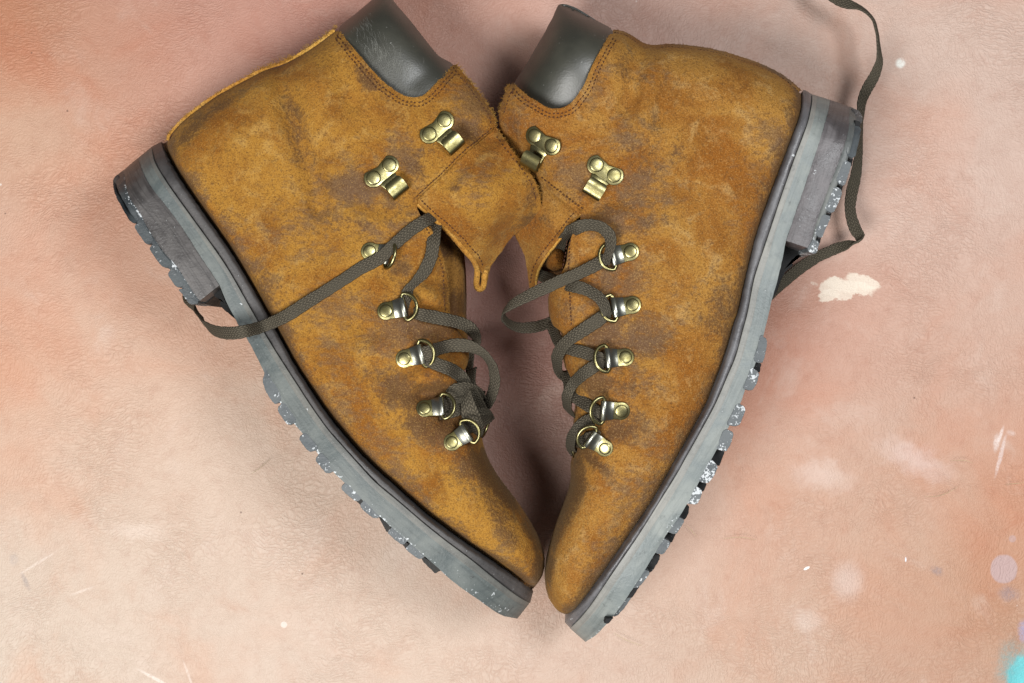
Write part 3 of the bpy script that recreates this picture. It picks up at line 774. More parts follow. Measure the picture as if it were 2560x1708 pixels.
# ================================================================== first boot (outer side up, scuffed collar)
BL = empty("hiking_boot", (-0.075, 0.0, 0.0))
tag(BL, "worn tan suede boot with pale scratches on its dark collar, lace looped over its sole", "boot", "pair of lace-up boots lying on their sides")
ML = [(415, 352), (417, 340), (430.6, 321), (458, 293), (485, 272), (512, 252), (539.6, 233), (567, 218), (594, 203), (621, 189), (648.5, 174), (676, 163), (703, 155), (730, 142), (757, 127), (785, 109), (812, 88.5), (834, 72),
      (847, 65), (882.6, 40), (923.5, 5), (938, -8), (952, -14), (970, -9), (983, 0), (997, 19), (1021.5, 46), (1051.5, 84), (1079, 120), (1098, 142), (1133, 160),
      (1160, 152), (1184, 182), (1202, 205), (1224, 235), (1246, 266), (1260, 300), (1264, 345), (1258, 400), (1232, 470), (1192, 530), (1160, 580), (1145, 640), (1143, 700), (1146, 760), (1158, 820), (1182, 870), (1180, 925), (1165, 955), (1172, 990), (1190, 1040), (1202, 1082), (1210, 1120), (1224, 1156), (1245, 1192), (1272, 1227), (1299, 1263), (1322.6, 1299), (1343, 1335), (1355, 1364.5), (1363, 1397), (1360, 1430), (1346, 1457), (1330, 1474),
      (1308, 1480), (1240, 1447), (1180, 1420), (1100, 1375), (1000, 1298), (900, 1210), (820, 1122), (740, 1022), (680, 930), (645, 862), (605, 790), (565, 725), (515, 660), (455, 585), (408, 505), (384, 440), (382, 400), (395, 365)]
def HsL(u, v):
    t = ((u - 400) * 0.641 + (v - 360) * 0.768) / 1464
    s = ((u - 400) * 0.768 - (v - 360) * 0.641) / 1464          # height up the leg
    base = np.interp(t, [0, .2, .45, .65, .8, 1], [.038, .038, .042, .046, .043, .040])
    return base - 0.004 * np.clip((s - 0.25) / 0.3, 0, 1)
WtL = [(402, 354), (410, 385), (435, 434.6), (475, 495), (522, 562), (563, 619.5), (603, 683), (643, 750.5), (670, 800), (692, 843.6), (729, 911.6), (767, 974), (819, 1050.5), (873, 1116), (927.6, 1173), (985, 1225), (1057.5, 1290), (1117, 1334.7), (1176.6, 1376), (1236, 1415), (1296, 1454), (1331.5, 1480)]
foldsL = [((660, 230), (690, 330), 30, 1.2), ((800, 200), (850, 330), 36, 1.0), ((640, 300), (640, 420), 40, 0.8),
          ((1170, 330), (1215, 345), 26, -3.2), ((1040, 480), (1005, 520), 30, -1.5), ((880, 500), (960, 520), 22, -1.2), ((870, 545), (955, 560), 18, 0.8),
          ((1150, 900), (1060, 930), 20, 2.4), ((1140, 948), (1040, 960), 24, 3.2), ((1010, 960), (930, 950), 22, 1.0), ((1120, 995), (1060, 985), 24, -3.6), ((1060, 985), (985, 960), 20, -1.2),
          ((1180, 1060), (1120, 1040), 30, -3.5), ((1130, 880), (1100, 850), 24, -2.5), ((1090, 690), (1050, 700), 22, -1.6), ((1095, 745), (1060, 730), 20, 1.4), ((1075, 800), (1040, 830), 20, -2.0),
          ((1000, 650), (960, 690), 26, -1.4), ((900, 620), (820, 690), 34, 0.9), ((960, 870), (905, 880), 26, 1.2), ((930, 830), (880, 800), 26, -1.2), ((1050, 1080), (990, 1010), 34, 1.6), ((1210, 1180), (1150, 1120), 34, 1.3),
          ((1060, 940), (1000, 1050), 30, -0.8), ((560, 480), (640, 640), 40, -0.8), ((480, 330), (520, 420), 36, -0.7)]
hL = field_maker(ML, HsL, foldsL, [(offset_line(WtL, -7), 9, -13), (catmull([(700, 175), (718, 250), (742, 330), (785, 440), (800, 520)], 4), 30, -4.2), (catmull([(812, 90), (850, 160), (880, 260)], 4), 26, -1.6)])
zL = lambda u, v: ZM + hL(u, v)
zLb = lambda u, v: np.maximum(ZM - hL(u, v), 0.0008)
wear_shadeL = [(0, 960, 490, 110, 50, 25, .34), (0, 740, 330, 26, 110, -8, .36), (0, 560, 600, 40, 150, -33, .34), (0, 1000, 800, 110, 60, 20, .30), (0, 900, 560, 120, 22, 5, .26), (1, 900, 420, 60, 60, 0, .26), (1, 800, 620, 140, 60, -20, .24),   # (0 dark, fold shade painted in, 1 grey, 2 pale), place, radii, turn, amount
    (0, 470, 335, 80, 20, -46, .46), (0, 560, 262, 80, 14, -33, .40), (0, 440, 420, 22, 70, -20, .34), (0, 425, 372, 30, 40, 0, .5), (0, 470, 430, 26, 70, -33, .30), (0, 730, 260, 20, 80, -8, .30), (0, 765, 390, 22, 90, -14, .26), (0, 870, 120, 40, 14, 45, .34), (0, 925, 205, 50, 20, 40, .48), (0, 1170, 325, 40, 26, 0, .62), (0, 1060, 370, 60, 40, 0, .30), (0, 1030, 415, 40, 22, 30, .40),
    (0, 905, 480, 70, 34, 10, .46), (0, 1005, 520, 50, 20, 0, .30), (0, 880, 560, 90, 14, 10, .25), (0, 1060, 815, 90, 30, 10, .62), (0, 1020, 985, 90, 46, 20, .52), (0, 1120, 1010, 70, 50, 10, .78), (0, 1100, 1075, 90, 40, 20, .56), (0, 1225, 1170, 40, 34, 60, 1.0), (0, 1255, 1220, 50, 20, 58, .8), (0, 1180, 1160, 60, 60, 0, .42), (0, 1240, 1270, 60, 30, 60, .45), (0, 1270, 1340, 50, 30, 50, .40), (0, 1340, 1340, 24, 70, -20, .50), (0, 1345, 1420, 18, 46, 10, .55), (0, 1290, 1400, 40, 20, 40, .3),
    (0, 1085, 940, 70, 16, 12, .34), (0, 1000, 690, 34, 60, 0, .36), (0, 1105, 730, 18, 60, 0, .34), (0, 1050, 880, 60, 40, 0, .34), (0, 640, 700, 40, 120, -34, .34), (0, 560, 590, 26, 110, -34, .36), (0, 700, 830, 30, 60, -34, .5), (0, 780, 960, 22, 90, -34, .3), (0, 900, 1100, 24, 120, -45, .22), (0, 1010, 1195, 24, 90, -50, .34), (0, 1150, 1320, 20, 120, -54, .30), (0, 1300, 1440, 40, 20, 30, .45),
    (1, 1180, 260, 60, 60, 0, .42), (1, 1120, 220, 40, 40, 0, .30), (1, 1010, 380, 60, 50, 0, .35), (1, 880, 470, 90, 50, 0, .46), (1, 760, 560, 120, 60, -20, .30), (1, 620, 640, 50, 80, -30, .30), (1, 830, 770, 100, 60, 0, .34), (1, 980, 840, 90, 60, 0, .38), (1, 950, 930, 60, 40, 0, .22), (1, 820, 880, 80, 50, 30, .30), (1, 880, 1010, 70, 60, 30, .30), (1, 960, 1120, 80, 50, 40, .36), (1, 1000, 1180, 60, 40, 40, .34), (1, 1120, 1150, 60, 50, 40, .2), (1, 700, 480, 80, 60, 0, .16), (1, 580, 560, 60, 50, 0, .24), (1, 970, 590, 80, 40, 0, .30),
    (2, 640, 240, 90, 40, -33, .42), (2, 540, 340, 60, 40, -33, .36), (2, 470, 400, 40, 90, -33, .34), (2, 690, 380, 40, 120, -10, .38), (2, 790, 250, 30, 90, -10, .34), (2, 960, 500, 40, 16, 20, .50), (2, 870, 860, 90, 60, 30, .20), (2, 1000, 1140, 120, 60, 40, .34), (2, 1150, 1260, 90, 60, 45, .38), (2, 1260, 1380, 70, 60, 45, .36), (2, 1030, 900, 30, 12, 0, .2), (2, 1085, 740, 30, 40, 0, .36), (2, 1120, 930, 40, 14, 20, .45), (2, 1060, 660, 30, 50, 0, .30)]
def wL(u, v):
    o = spotmap(wear_shadeL, u, v, 1.3); d = dist(offset_line(WtL, -10)[::3], u, v, False); o[..., 0] = np.maximum(o[..., 0], 0.42 * np.exp(-(d / 26) ** 2)); o[..., 1] = np.maximum(o[..., 1], 0.22 * np.exp(-(d / 60) ** 2)); return o

CL = [(841, 82), (847, 76), (874.5, 109), (901.7, 142), (929, 174), (956, 203), (983, 223), (1010.6, 239.7), (1035, 245), (1057, 240), (1079, 220.6), (1103, 193), (1122, 174), (1133, 163), (1141, 161)]
backL = [(416, 352), (417, 340), (430.6, 321), (458, 293), (485, 272), (512, 252), (539.6, 233), (567, 218), (594, 203), (621, 189), (648.5, 174), (676, 163), (703, 155), (730, 142), (757, 127), (785, 109), (812, 88.5), (834, 72)]
frontL = [(1141, 161), (1160, 185), (1179.5, 207), (1201, 237), (1223, 268), (1236.7, 291), (1239, 312)]
backL_in = [tuple(q) for q in resample(offset_line(backL, 8.5), n=24)]
upL = backL_in + CL[1:] + frontL[1:] + [(1244, 326), (1212, 356), (1165, 398), (1112, 446), (1050, 500), (1043, 512), (1044, 524), (1056, 550), (1078, 574), (1092, 602), (1104, 634), (1115, 667), (1119, 699), (1120, 740), (1124, 790), (1146, 830), (1168, 860), (1172, 892), (1165, 922), (1150, 934), (1144, 946), (1145, 960), (1152, 990), (1178, 1040), (1202, 1082), (1210, 1120), (1224, 1156), (1245, 1192), (1272, 1227), (1299, 1263), (1322.6, 1299), (1343, 1335), (1355, 1364.5), (1363, 1397), (1360, 1430), (1346, 1457), (1330, 1474)] + ML[-18:]
upper = slab("upper", upL, lambda u, v: zL(u, v) + 0.0012 * np.clip(hL(u, v) / 0.02, 0, 1), SUEDE_L, BL, zbot=zLb, step=6.5, wear_shade=wL, jitter=0.5)
zLu = lambda u, v: zL(u, v) + 0.0012 * np.clip(hL(u, v) / 0.02, 0, 1)
# back seam: the raw edge of the leather that shows as a thin lip
seamL = backL + [tuple(q) for q in resample(offset_line(backL, 14), n=24)][::-1]
slab("back_seam", seamL, lambda u, v: ZM + 0.0158 + 0.0012 * vnoise(u, v, 30, 77), FRAY, BL, zbot=zLb, step=6, wear_shade=lambda u, v: spotmap([(0, 480, 290, 90, 20, -35, .2)], u, v), jitter=0.6, round_it=1)
line_tube("seam_crack_line", offset_line(backL, 9.5), lambda u, v: np.maximum(zL(u, v), ZM + .016) + .0002, BL, .00032)  # dark tube drawn in for the shaded crack beside the lip
fibres("frayed_edge", backL, lambda u, v: ZM + 0.0155 + 0 * u, FRAY, BL, 380, 7, -1.0)
fibres("frayed_edge", backL[9:14], lambda u, v: ZM + 0.0155 + 0 * u, FRAY, BL, 130, 15, -1.0, spread=0.9)
fibres("frayed_edge", backL[14:] + [(843, 64)], lambda u, v: ZM + 0.012 + 0 * u, FRAY, BL, 110, 10, -1.0, spread=0.9)
# collar
colL = [(847, 64), (882.6, 40), (923.5, 5), (938, -8), (952, -14), (970, -9), (983, 0), (997, 19), (1021.5, 46), (1051.5, 84), (1079, 120), (1098, 142), (1131, 158), (1138, 172), (1105, 215), (1080, 240), (1055, 260), (1020, 258), (980, 242), (940, 212), (895, 158), (850, 95)]
def linedist(a, c, u, v):
    a = np.array(a, float); c = np.array(c, float); d = (c - a) / np.hypot(*(c - a)); return np.maximum((np.asarray(v) - a[1]) * d[0] - (np.asarray(u) - a[0]) * d[1], 0.0)
def prof(d, L=60.0): return np.sqrt(1 - np.exp(-2 * d / L))
def zcolL(u, v):
    d1 = linedist((845, 66), (925, 3), u, v); d2 = linedist((983, -2), (1133, 158), u, v)
    puff = 0.002 * np.exp(-(((u - 985) * .77 + (v - 120) * .64) / 120) ** 2 - ((-(u - 985) * .64 + (v - 120) * .77) / 70) ** 2)
    dip = 0.0035 * np.exp(-(segdist((1104, 150), (1040, 200), u, v) / 26) ** 2)
    return ZM + 0.0335 * prof(d1) * prof(d2) + puff - 0.25 * dip + 0.0003 * vnoise(u, v, 70, 5)
slab("collar", colL, zcolL, COLLAR, BL, zbot=zLb, step=6, round_it=2)
# scratches on the collar
mb = MB(); q = np.array
gu, gv = np.meshgrid(np.arange(840, 1140, 5.), np.arange(0, 260, 5.)); gz = zcolL(gu, gv)
def ZQ(u, v):
    x = min(max((u - 840) / 5, 0), gz.shape[1] - 1.01); y = min(max(v / 5, 0), gz.shape[0] - 1.01); xi, yi = int(x), int(y); fx, fy = x - xi, y - yi
    return (gz[yi, xi] * (1 - fx) + gz[yi, xi + 1] * fx) * (1 - fy) + (gz[yi + 1, xi] * (1 - fx) + gz[yi + 1, xi + 1] * fx) * fy
for i in range(210):
    s = rng.random(); a = rng.normal(0, 1)
    c0 = q((900, 58)) * (1 - s) + q((1042, 190)) * s + q((-0.68, 0.73)) * (a * 18 - 2 + 26 * math.sin(s * 3.1)) + rng.normal(0, 3, 2)
    L = rng.uniform(8, 34) * (0.5 + 0.9 * math.sin(s * 3.0)); ang = math.radians(64 + 34 * s + rng.normal(0, 12)); cv = rng.normal(0.35, 0.25)
    vs = []; ww = rng.uniform(0.00003, 0.000075)
    for k in range(5):
        t = k / 4; an = ang + cv * (t - 0.5); p = c0 + q((math.cos(an), math.sin(an))) * L * (t - 0.5)
        zz = ZQ(p[0], p[1]) + 0.00015
        x, y, z_ = P(p[0], p[1], zz); n_ = Vector((math.sin(an), math.cos(an), 0)) * ww * (1 - abs(2 * t - 1) * 0.8)
        vs += [(x - n_.x, y - n_.y, z_), (x + n_.x, y + n_.y, z_)]
    mb.add(vs, [(2 * k, 2 * k + 1, 2 * k + 3, 2 * k + 2) for k in range(4)])
mb.build("scratch_marks", PALETHREAD, bpy.data.objects["collar"], kind="stuff")
for d in (12, 21):
    stitches([tuple(p) for p in resample(offset_line(CL, d), n=40)][1:-1], zLu, upper)
stitches([tuple(p) for p in resample(offset_line(frontL, 12), n=24)], zLu, upper)
fibres("frayed_edge", CL[1:], zLu, FRAY, BL, 170, 4.5, -1.0)
fibres("frayed_edge", frontL, lambda u, v: zLu(u, v) - 0.001, FRAY, BL, 330, 9, -1.0, spread=0.9)

# tongue and gusset seen in the opening
tongL = [(1040, 500), (1075, 520), (1130, 580), (1150, 606), (1158, 640), (1161, 690), (1162, 740), (1161, 790), (1166, 840), (1160, 900), (1080, 880), (1060, 700), (1050, 560)]
def ztongL(u, v):
    e = np.clip(dist(np.array(tongL[3:9], float), u, v, False) / 40, 0, 1)
    return 0.048 + 0.012 * np.sqrt(1 - (1 - e) ** 2) + 0.0012 * np.sin((u - 1130) / 9.0)
slab("tongue", tongL, ztongL, SUEDE_IN, BL, thick=0.03, step=7, wear_shade=lambda u, v: spotmap([(0, 1140, 760, 40, 60, 0, .5), (0, 1110, 620, 60, 60, 0, .5)], u, v))  # dark spots paint the shade of the opening on the tongue
facL = [(1076, 567), (1092, 602), (1104, 634), (1115, 667), (1119, 699), (1120, 740), (1124, 790)]
stitches([tuple(p) for p in resample(offset_line(facL, 10), n=30)], zLu, upper)
fibres("frayed_edge", facL, lambda u, v: zLu(u, v) - 0.001, FRAY, BL, 150, 6, -1.0)

# ankle flap sewn on along a slanted seam, its tip curling
flapL = [(1239, 316), (1256, 340), (1272, 365), (1288.5, 387), (1310, 411), (1327, 435), (1338, 454), (1349, 487), (1353, 517), (1350, 536), (1338, 549.5), (1311, 566), (1289, 585), (1270, 604), (1256.6, 626), (1243, 642), (1226.6, 667), (1222.5, 682), (1219, 702), (1213, 714), (1206, 714), (1208, 700), (1206, 686), (1200, 674), (1187, 650), (1166.7, 626), (1147.6, 604), (1123, 579.5), (1101, 560), (1079.6, 544), (1063, 528), (1044, 511), (1046, 497), (1064, 480), (1107, 440.6), (1160, 387), (1201, 354), (1234, 324)]
zfl = [(u, v, float(zLu(np.array([u - 12.]), np.array([v - 12.]))[0]) + 0.0022) for (u, v) in ((1046, 500), (1107, 442), (1160, 390), (1200, 356), (1232, 326))]
zfl += [(1288, 388, .081), (1327, 435, .080), (1352, 510, .074), (1338, 548, .066), (1289, 585, .061), (1256, 626, .056), (1226, 667, .053), (1204, 722, .050), (1190, 690, .056), (1187, 650, .066), (1147, 604, .076), (1101, 560, .083), (1063, 528, .086), (1230, 470, .0905), (1270, 480, .088), (1160, 500, .0925), (1250, 560, .077), (1200, 590, .078), (1300, 520, .081), (1215, 690, .053)]
rL = rbf(zfl)
seamline = [(1046, 497), (1064, 480), (1107, 440.6), (1160, 387), (1201, 354), (1236, 323)]
def zflapL(u, v):
    d = np.clip(dist(np.array(seamline), np.asarray(u, float), np.asarray(v, float), False) / 46, 0, 1); d = d * d * (3 - 2 * d)
    return rL(u, v) * d + (1 - d) * (zLu(u, v) + 0.0016) + 0.0011 * vnoise(u, v, 60, 41) + 0.0011 * np.exp(-(segdist((1215, 640), (1240, 530), u, v) / 16) ** 2) - 0.0012 * np.exp(-(segdist((1262, 600), (1310, 500), u, v) / 18) ** 2)
wfl = [(1, 1200, 470, 40, 90, 20, .34), (1, 1160, 440, 50, 40, 0, .3), (1, 1270, 430, 30, 60, 20, .24), (0, 1310, 560, 60, 20, -35, .40), (0, 1330, 490, 22, 60, 0, .40), (0, 1140, 470, 16, 10, 0, .5), (0, 1230, 440, 30, 12, -30, .3), (2, 1240, 640, 50, 60, 20, .55), (2, 1120, 500, 60, 40, 40, .25), (2, 1290, 570, 40, 20, -40, .4)]
ankL = slab("ankle_flap", flapL, zflapL, SUEDE_L, BL, thick=0.0024, step=6, wear_shade=lambda u, v: spotmap(wfl, u, v), jitter=0.5, round_it=1)
lowL = [(1044, 511), (1063, 528), (1079.6, 544), (1101, 560), (1123, 579.5), (1147.6, 604), (1166.7, 626), (1187, 650), (1196, 672)]
# the raw, pale cut face of the flap, rolling down at the tip
mb = MB(); pl = resample(catmull(lowL + [(1193, 680)], 6), n=60)
vs = []
for i, (u, v) in enumerate(pl):
    tt = np.gradient(pl, axis=0)[i]; tt /= np.hypot(*tt); nn = np.array((-tt[1], tt[0])); z = float(zflapL(np.array([u]), np.array([v]))[0]); wdt = 4.5 + 6.5 * min(1, i / 40)
    for (o_, dz) in ((-2.0, 0.0004), (wdt * 0.35, 0.0003), (wdt * 0.8, -0.0009), (wdt, -0.0022), (wdt * 0.4, -0.0034), (-3, -0.003)):
        j_ = rng.normal(0, 0.35); vs.append(P(u + nn[0] * (o_ + j_), v + nn[1] * (o_ + j_), z + dz))
mb.add(vs, [(6 * i + j, 6 * i + (j + 1) % 6, 6 * i + 6 + (j + 1) % 6, 6 * i + 6 + j) for i in range(59) for j in range(6)] + [tuple(range(6)), tuple(range(354, 360))])
mb.build("cut_edge", FRAY, ankL)
# curled tip: the corner rolls under, its raw edge showing all round a dark hollow
cu = catmull([(1194, 668, .0575), (1193, 688, .0545), (1191, 706, .0520), (1193, 719, .0505), (1200, 723, .0500), (1207, 718, .0505), (1210, 706, .0515), (1211, 690, .0530), (1214, 674, .0540)], 8)
v, f = tube(Matrix.Identity(4), [tuple(1000 * q for q in P(a, b_, c_)) for a, b_, c_ in cu], 1.6, 10, closed=False)
mb = MB(); mb.add(v, f)
mb.build("curled_tip", FRAY, ankL)
lug([(1190, 680), (1202, 678), (1208, 695), (1208, 712), (1198, 720), (1189, 710)], .0500, .006, HOLLOW, ankL, name="curl_hollow")  # plate filling the curl; the hollow's dark is put into its colour
stitches([tuple(p) for p in resample(offset_line(seamline, -7), n=40)], lambda u, v: zLu(u, v) + 0.0004, upper, pitch=9)
stitches([tuple(p) for p in resample(offset_line(lowL, -13), n=40)], zflapL, ankL, pitch=9)
stitches([tuple(p) for p in resample(offset_line([(1244, 330), (1272, 368), (1310, 415), (1338, 458), (1349, 500)], 9), n=30)][1:], zflapL, ankL, pitch=11)
fibres("frayed_edge", lowL, lambda u, v: zflapL(u, v) - 0.001, FRAY, BL, 180, 4.5, 1.0)
fibres("frayed_edge", flapL[:11], lambda u, v: zflapL(u, v) - 0.001, FRAY, BL, 330, 7.5, -1.0, spread=0.9)
fibres("frayed_edge", seamline, lambda u, v: zflapL(u, v), FRAY, BL, 110, 3.5, -1.0)

# sole of the first boot
L1L = [(378, 368), (386, 406), (415, 455), (455, 512), (500, 574), (536, 624), (570, 675), (604, 734), (636, 791), (669, 848), (702, 901), (737, 955), (778, 1018), (819, 1075), (859.6, 1121), (900, 1166), (938, 1206.6), (998, 1257), (1057.5, 1308), (1117, 1355.5), (1176.6, 1400), (1236, 1448), (1290, 1489), (1324, 1508)]
L2L = [(344, 396), (356, 430), (376, 466), (415, 515), (455, 569), (495.5, 633), (528.6, 682.6), (549, 715), (562, 747), (579, 781), (599.7, 820), (622.7, 857), (640, 890), (655, 920), (673, 962), (699, 1005), (737, 1061), (757, 1085), (791.5, 1131), (835, 1182), (862, 1208), (905, 1250), (955, 1297), (980, 1320), (1023, 1357), (1060, 1390), (1095, 1420), (1129, 1452), (1200, 1503), (1251, 1537), (1293, 1547)]
wfL = wfun((.0365, .034, .0465))
def edgewear(chalkspots, darkspots=(), top=0.0, bot=0.0, vmin=0):
    def f(u, v, js):
        o = spotmap([(0, *c) for c in chalkspots] + [(1, *c) for c in darkspots], np.asarray(u, float), np.asarray(v, float))
        if top: o[:, 0] = np.maximum(o[:, 0], top * np.exp(-(js / 0.22) ** 2))
        if bot: o[:, 0] = np.maximum(o[:, 0], bot * np.exp(-((1 - js) / 0.14) ** 2) * (np.asarray(v) > vmin))
        return o
    return f
chL = [(735, 1062, 10, 14, 0, .6), (700, 1008, 8, 14, 0, .55), (795, 1135, 10, 16, 0, .6), (840, 1187, 12, 18, -40, .62), (872, 1222, 12, 26, -45, .6), (958, 1300, 14, 12, 0, .6), (1030, 1362, 16, 12, 0, .55), (610, 735, 20, 30, -33, .34), (725, 1050, 16, 26, -20, .36), (762, 1105, 12, 22, -20, .42), (812, 1170, 16, 30, -30, .52), (845, 1200, 12, 20, -30, .45), (868, 1228, 16, 34, -40, .5), (915, 1278, 20, 20, 0, .36), (985, 1340, 26, 20, 0, .44), (1040, 1380, 30, 14, 30, .3), (1110, 1440, 34, 20, 30, .42), (1170, 1480, 40, 20, 30, .40), (1232, 1487, 6, 26, 45, .62), (1250, 1525, 40, 14, 20, .42), (600, 760, 40, 14, 60, .30), (660, 965, 10, 16, 0, .45), (690, 1000, 10, 20, 0, .3)]
dkL = [(640, 830, 50, 34, 0, .55), (1080, 1370, 60, 10, 38, .45), (1120, 1410, 30, 14, 38, .45), (990, 1290, 60, 8, 40, .4), (1290, 1525, 24, 24, 0, .35), (1180, 1440, 40, 12, 38, .35)]
sole = band("midsole", L1L, L2L, wfL, MIDSOLE_D, BL, wear_shade=edgewear(chL, dkL, bot=.34, vmin=1000), jitter=0.25, m=8)
band("rubber_strip", L1L, lerp_line(L1L, L2L, .26), wfL, STRIPE_D, sole, dw=.0003, rnd=.0003, wear_shade=edgewear([(c[0] + 30, c[1] - 30, *c[2:5], c[5] * .5) for c in chL[:4]], dkL[:1]), m=2)
band("welt", WtL, L1L, wfL, WELT, sole, dw=-0.0008, rnd=0.0010, wear_shade=edgewear([(600, 690, 20, 30, 0, .2), (1290, 1475, 30, 14, 30, .30)], [(400, 380, 30, 60, 0, .5), (690, 830, 20, 30, 0, .5), (1300, 1475, 30, 20, 0, .3)]), jitter=0.6)
stitches([tuple(p) for p in resample(offset_line(WtL, 4), n=150)][3:-6], lambda u, v: ZM + wfL(np.clip(((u - 402) * .641 + (v - 354) * .768) / 1464, 0, 1)) - 0.0026, sole, pitch=9, length=6)
# heel of stacked layers with its rubber lift
LmL = [(309, 425), (314, 461), (324, 495), (351, 535), (368, 569), (408, 629.5), (442, 666.5), (482, 730), (499, 752)]
L2h = [(344, 396), (356, 430), (376, 466), (415, 515), (455, 569), (495.5, 633), (528.6, 682.6), (548, 714)]
LbL = [(287, 441), (293, 470), (303, 493), (319, 520), (342, 556), (379, 610), (411, 656), (436, 692), (460, 728), (486, 757)]
heel = band("heel", L2h, LmL, wfL, STACK, BL, t1=.27, dw=-0.0003, wear_shade=edgewear([(400, 560, 20, 60, -33, .14)], [(470, 640, 6, 70, -33, .40), (420, 570, 5, 60, -33, .45), (380, 520, 4, 50, -30, .4)]), n=80, jitter=0.3, m=8)
chh = [(330, 505, 8, 20, -30, .66), (350, 535, 8, 26, -30, .62), (368, 570, 7, 14, -20, .5), (405, 630, 8, 20, -30, .62), (440, 668, 10, 20, -40, .62), (478, 735, 10, 30, -35, .55), (360, 560, 20, 60, -33, .12)]
lift = band("heel_lift", LmL, LbL, wfL, TREAD, heel, t1=.27, dw=-0.0004, wear_shade=edgewear(chh, [(300, 470, 20, 40, 0, .45)], top=.46, vmin=0), n=80, jitter=0.4, m=6)
zh = lambda p, W=.0362: ZM + W
for pl_, ck in (([(288, 440), (282, 447), (282, 468), (290, 495), (307, 525), (330, 561), (344, 556), (322, 520), (305, 488), (294, 462)], .15), ([(333, 565), (349, 590), (367, 614), (381, 609), (362, 581), (345, 558)], .2), ([(371, 619), (385, 642), (401, 663), (412, 671), (425, 673), (424, 666), (412, 652), (383, 612)], .2), ([(424, 676), (417, 684), (428, 702), (441, 719), (456, 722), (448, 706), (435, 688)], .3), ([(444, 723), (455, 736), (475, 764), (499, 759), (488, 748), (460, 726)], .36)):
    zz = ZM + wfL(np.clip((np.array([p[1] for p in pl_]).mean() - 425) / 335 * .27 + .02, 0.03, 1)) - 0.0003
    pa = np.array(pl_, float); pa = pa + np.where(dist(np.array(LbL, float), pa[:, 0], pa[:, 1], False) < 5, 9., 0.)[:, None] * np.array((.768, -.641))
    lug(pa, lift_z(LbL, wfL), 0.03, TREAD, lift, ck * .8, dark=.15)
lug([(503, 742), (549, 712), (556, 726), (530, 745), (518, 756), (500, 766)], ZM + 0.02, 0.05, BLACK_SHADE, heel, 0.0, name="heel_breast")
lug([(546, 712), (560, 745), (579, 781), (592, 802), (574, 786), (556, 772), (547, 758), (556, 749), (540, 744), (532, 736)], ZM + 0.022, 0.02, BLACK_SHADE, sole, .05)
LUGL = [([(655, 915), (655, 935), (655, 952), (662, 976), (678, 1002), (689, 1013), (700, 1004), (686, 975), (670, 940)], .30), ([(700, 1008), (691, 1023), (705, 1046), (721, 1066), (737, 1060), (722, 1035)], .38), ([(757, 1085), (745, 1094), (758, 1115), (775, 1132), (791, 1129), (775, 1105)], .36), ([(795, 1135), (786, 1149), (800, 1167), (818, 1187), (835, 1181), (815, 1155)], .42), ([(860, 1207), (849, 1220), (870, 1240), (893, 1257), (903, 1248), (880, 1225)], .48), ([(906, 1252), (897, 1263), (915, 1284), (938, 1299), (953, 1293), (930, 1272)], .36), ([(978, 1320), (966, 1330), (985, 1349), (1007, 1365), (1018, 1354), (998, 1336)], .42), ([(1023, 1359), (1012, 1372), (1030, 1388), (1051, 1401), (1062, 1393), (1043, 1374)], .36)]
lugs(LUGL, (402, 354, .641, .768, 1464), L2L, (.768, -.641), wfL, TREAD2, sole)
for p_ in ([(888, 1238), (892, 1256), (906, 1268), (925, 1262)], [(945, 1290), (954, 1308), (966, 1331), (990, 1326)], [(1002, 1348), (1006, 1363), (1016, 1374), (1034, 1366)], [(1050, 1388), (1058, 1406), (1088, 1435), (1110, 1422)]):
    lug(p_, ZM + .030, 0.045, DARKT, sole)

# fittings of the first boot
speed_hook(BL, (1092, 319), (37, 40), zLu, (0.10, -0.06, 0))
speed_hook(BL, (953.5, 429.5), (36, 42), zLu, (0.05, -0.02, 0))
lace_ring(BL, (925, 629), (985, 640), zLu, 62)
lace_ring(BL, (966, 778), (1020, 767), zLu, 14)
lace_ring(BL, (1012, 897), (1060, 884), zLu, 16, (-.15, -.05, 0))
lace_ring(BL, (1062, 1022), (1110, 1016), zLu, 20, (-.05, 0.0, 0.9), .95)
lace_ring(BL, (1130, 1106), (1170, 1080), zLu, 20, (-.30, -.1, 0), .95)
# the ring of the far side, edge on
M = Matrix.Translation(Vector(P(1213, 1066, .052))) @ Matrix.Rotation(math.radians(78), 4, 'Y') @ Matrix.Rotation(math.radians(20), 4, 'X')
v, f = tube(M, [(5.2 * math.cos(a), 6.0 * math.sin(a), 0) for a in np.linspace(0, 2 * math.pi, 28, endpoint=False)], 0.85, 10); mb = MB(); mb.add(v, f); mb.build("ring", BRASS, BL)

# lace of the first boot
R = lambda pts, **k: ribbon("lace", pts, BL, zLu, **k)
R([(1110, 524, -.078), (1088, 537, -.0825, 0), (1062, 553, .0020, 0), (1030, 573, .0034), (985, 612, .0042), (950, 645, .0045), (900, 672, .0022), (850, 705, .0020), (778, 750, .0035), (715, 790, .006), (660, 815, .008, 0), (610, 829, -.101, -5), (565, 833, -.094, -15), (530, 824, -.078, -38), (508, 806, -.060, -62, .9), (496, 785, -.046, -88, .9), (486, 768, -.036, -50, .9), (470, 746, -.026, -10), (480, 728, -.02), (510, 715, -.015)], width=.0053)
R([(1118, 548, -.070), (1092, 556, -.080, 20), (1084, 600, -.0885, 8), (1078, 640, -.0900, 0), (1060, 680, -.0905, -15), (1036, 708, -.0905, -38, .8), (1018, 736, -.0915, -25), (1019, 766, -.0908, -42, .8), (1031, 792, -.0862, -30, .8)])
R([(1022, 778, -.0830), (1046, 785, .0030, 10), (1080, 792, .0040, 5), (1120, 800, .0050), (1160, 811, -.080, 0), (1181, 828, -.075, 12), (1189, 852, -.064, 40), (1178, 868, -.054, 50)], width=.0060)
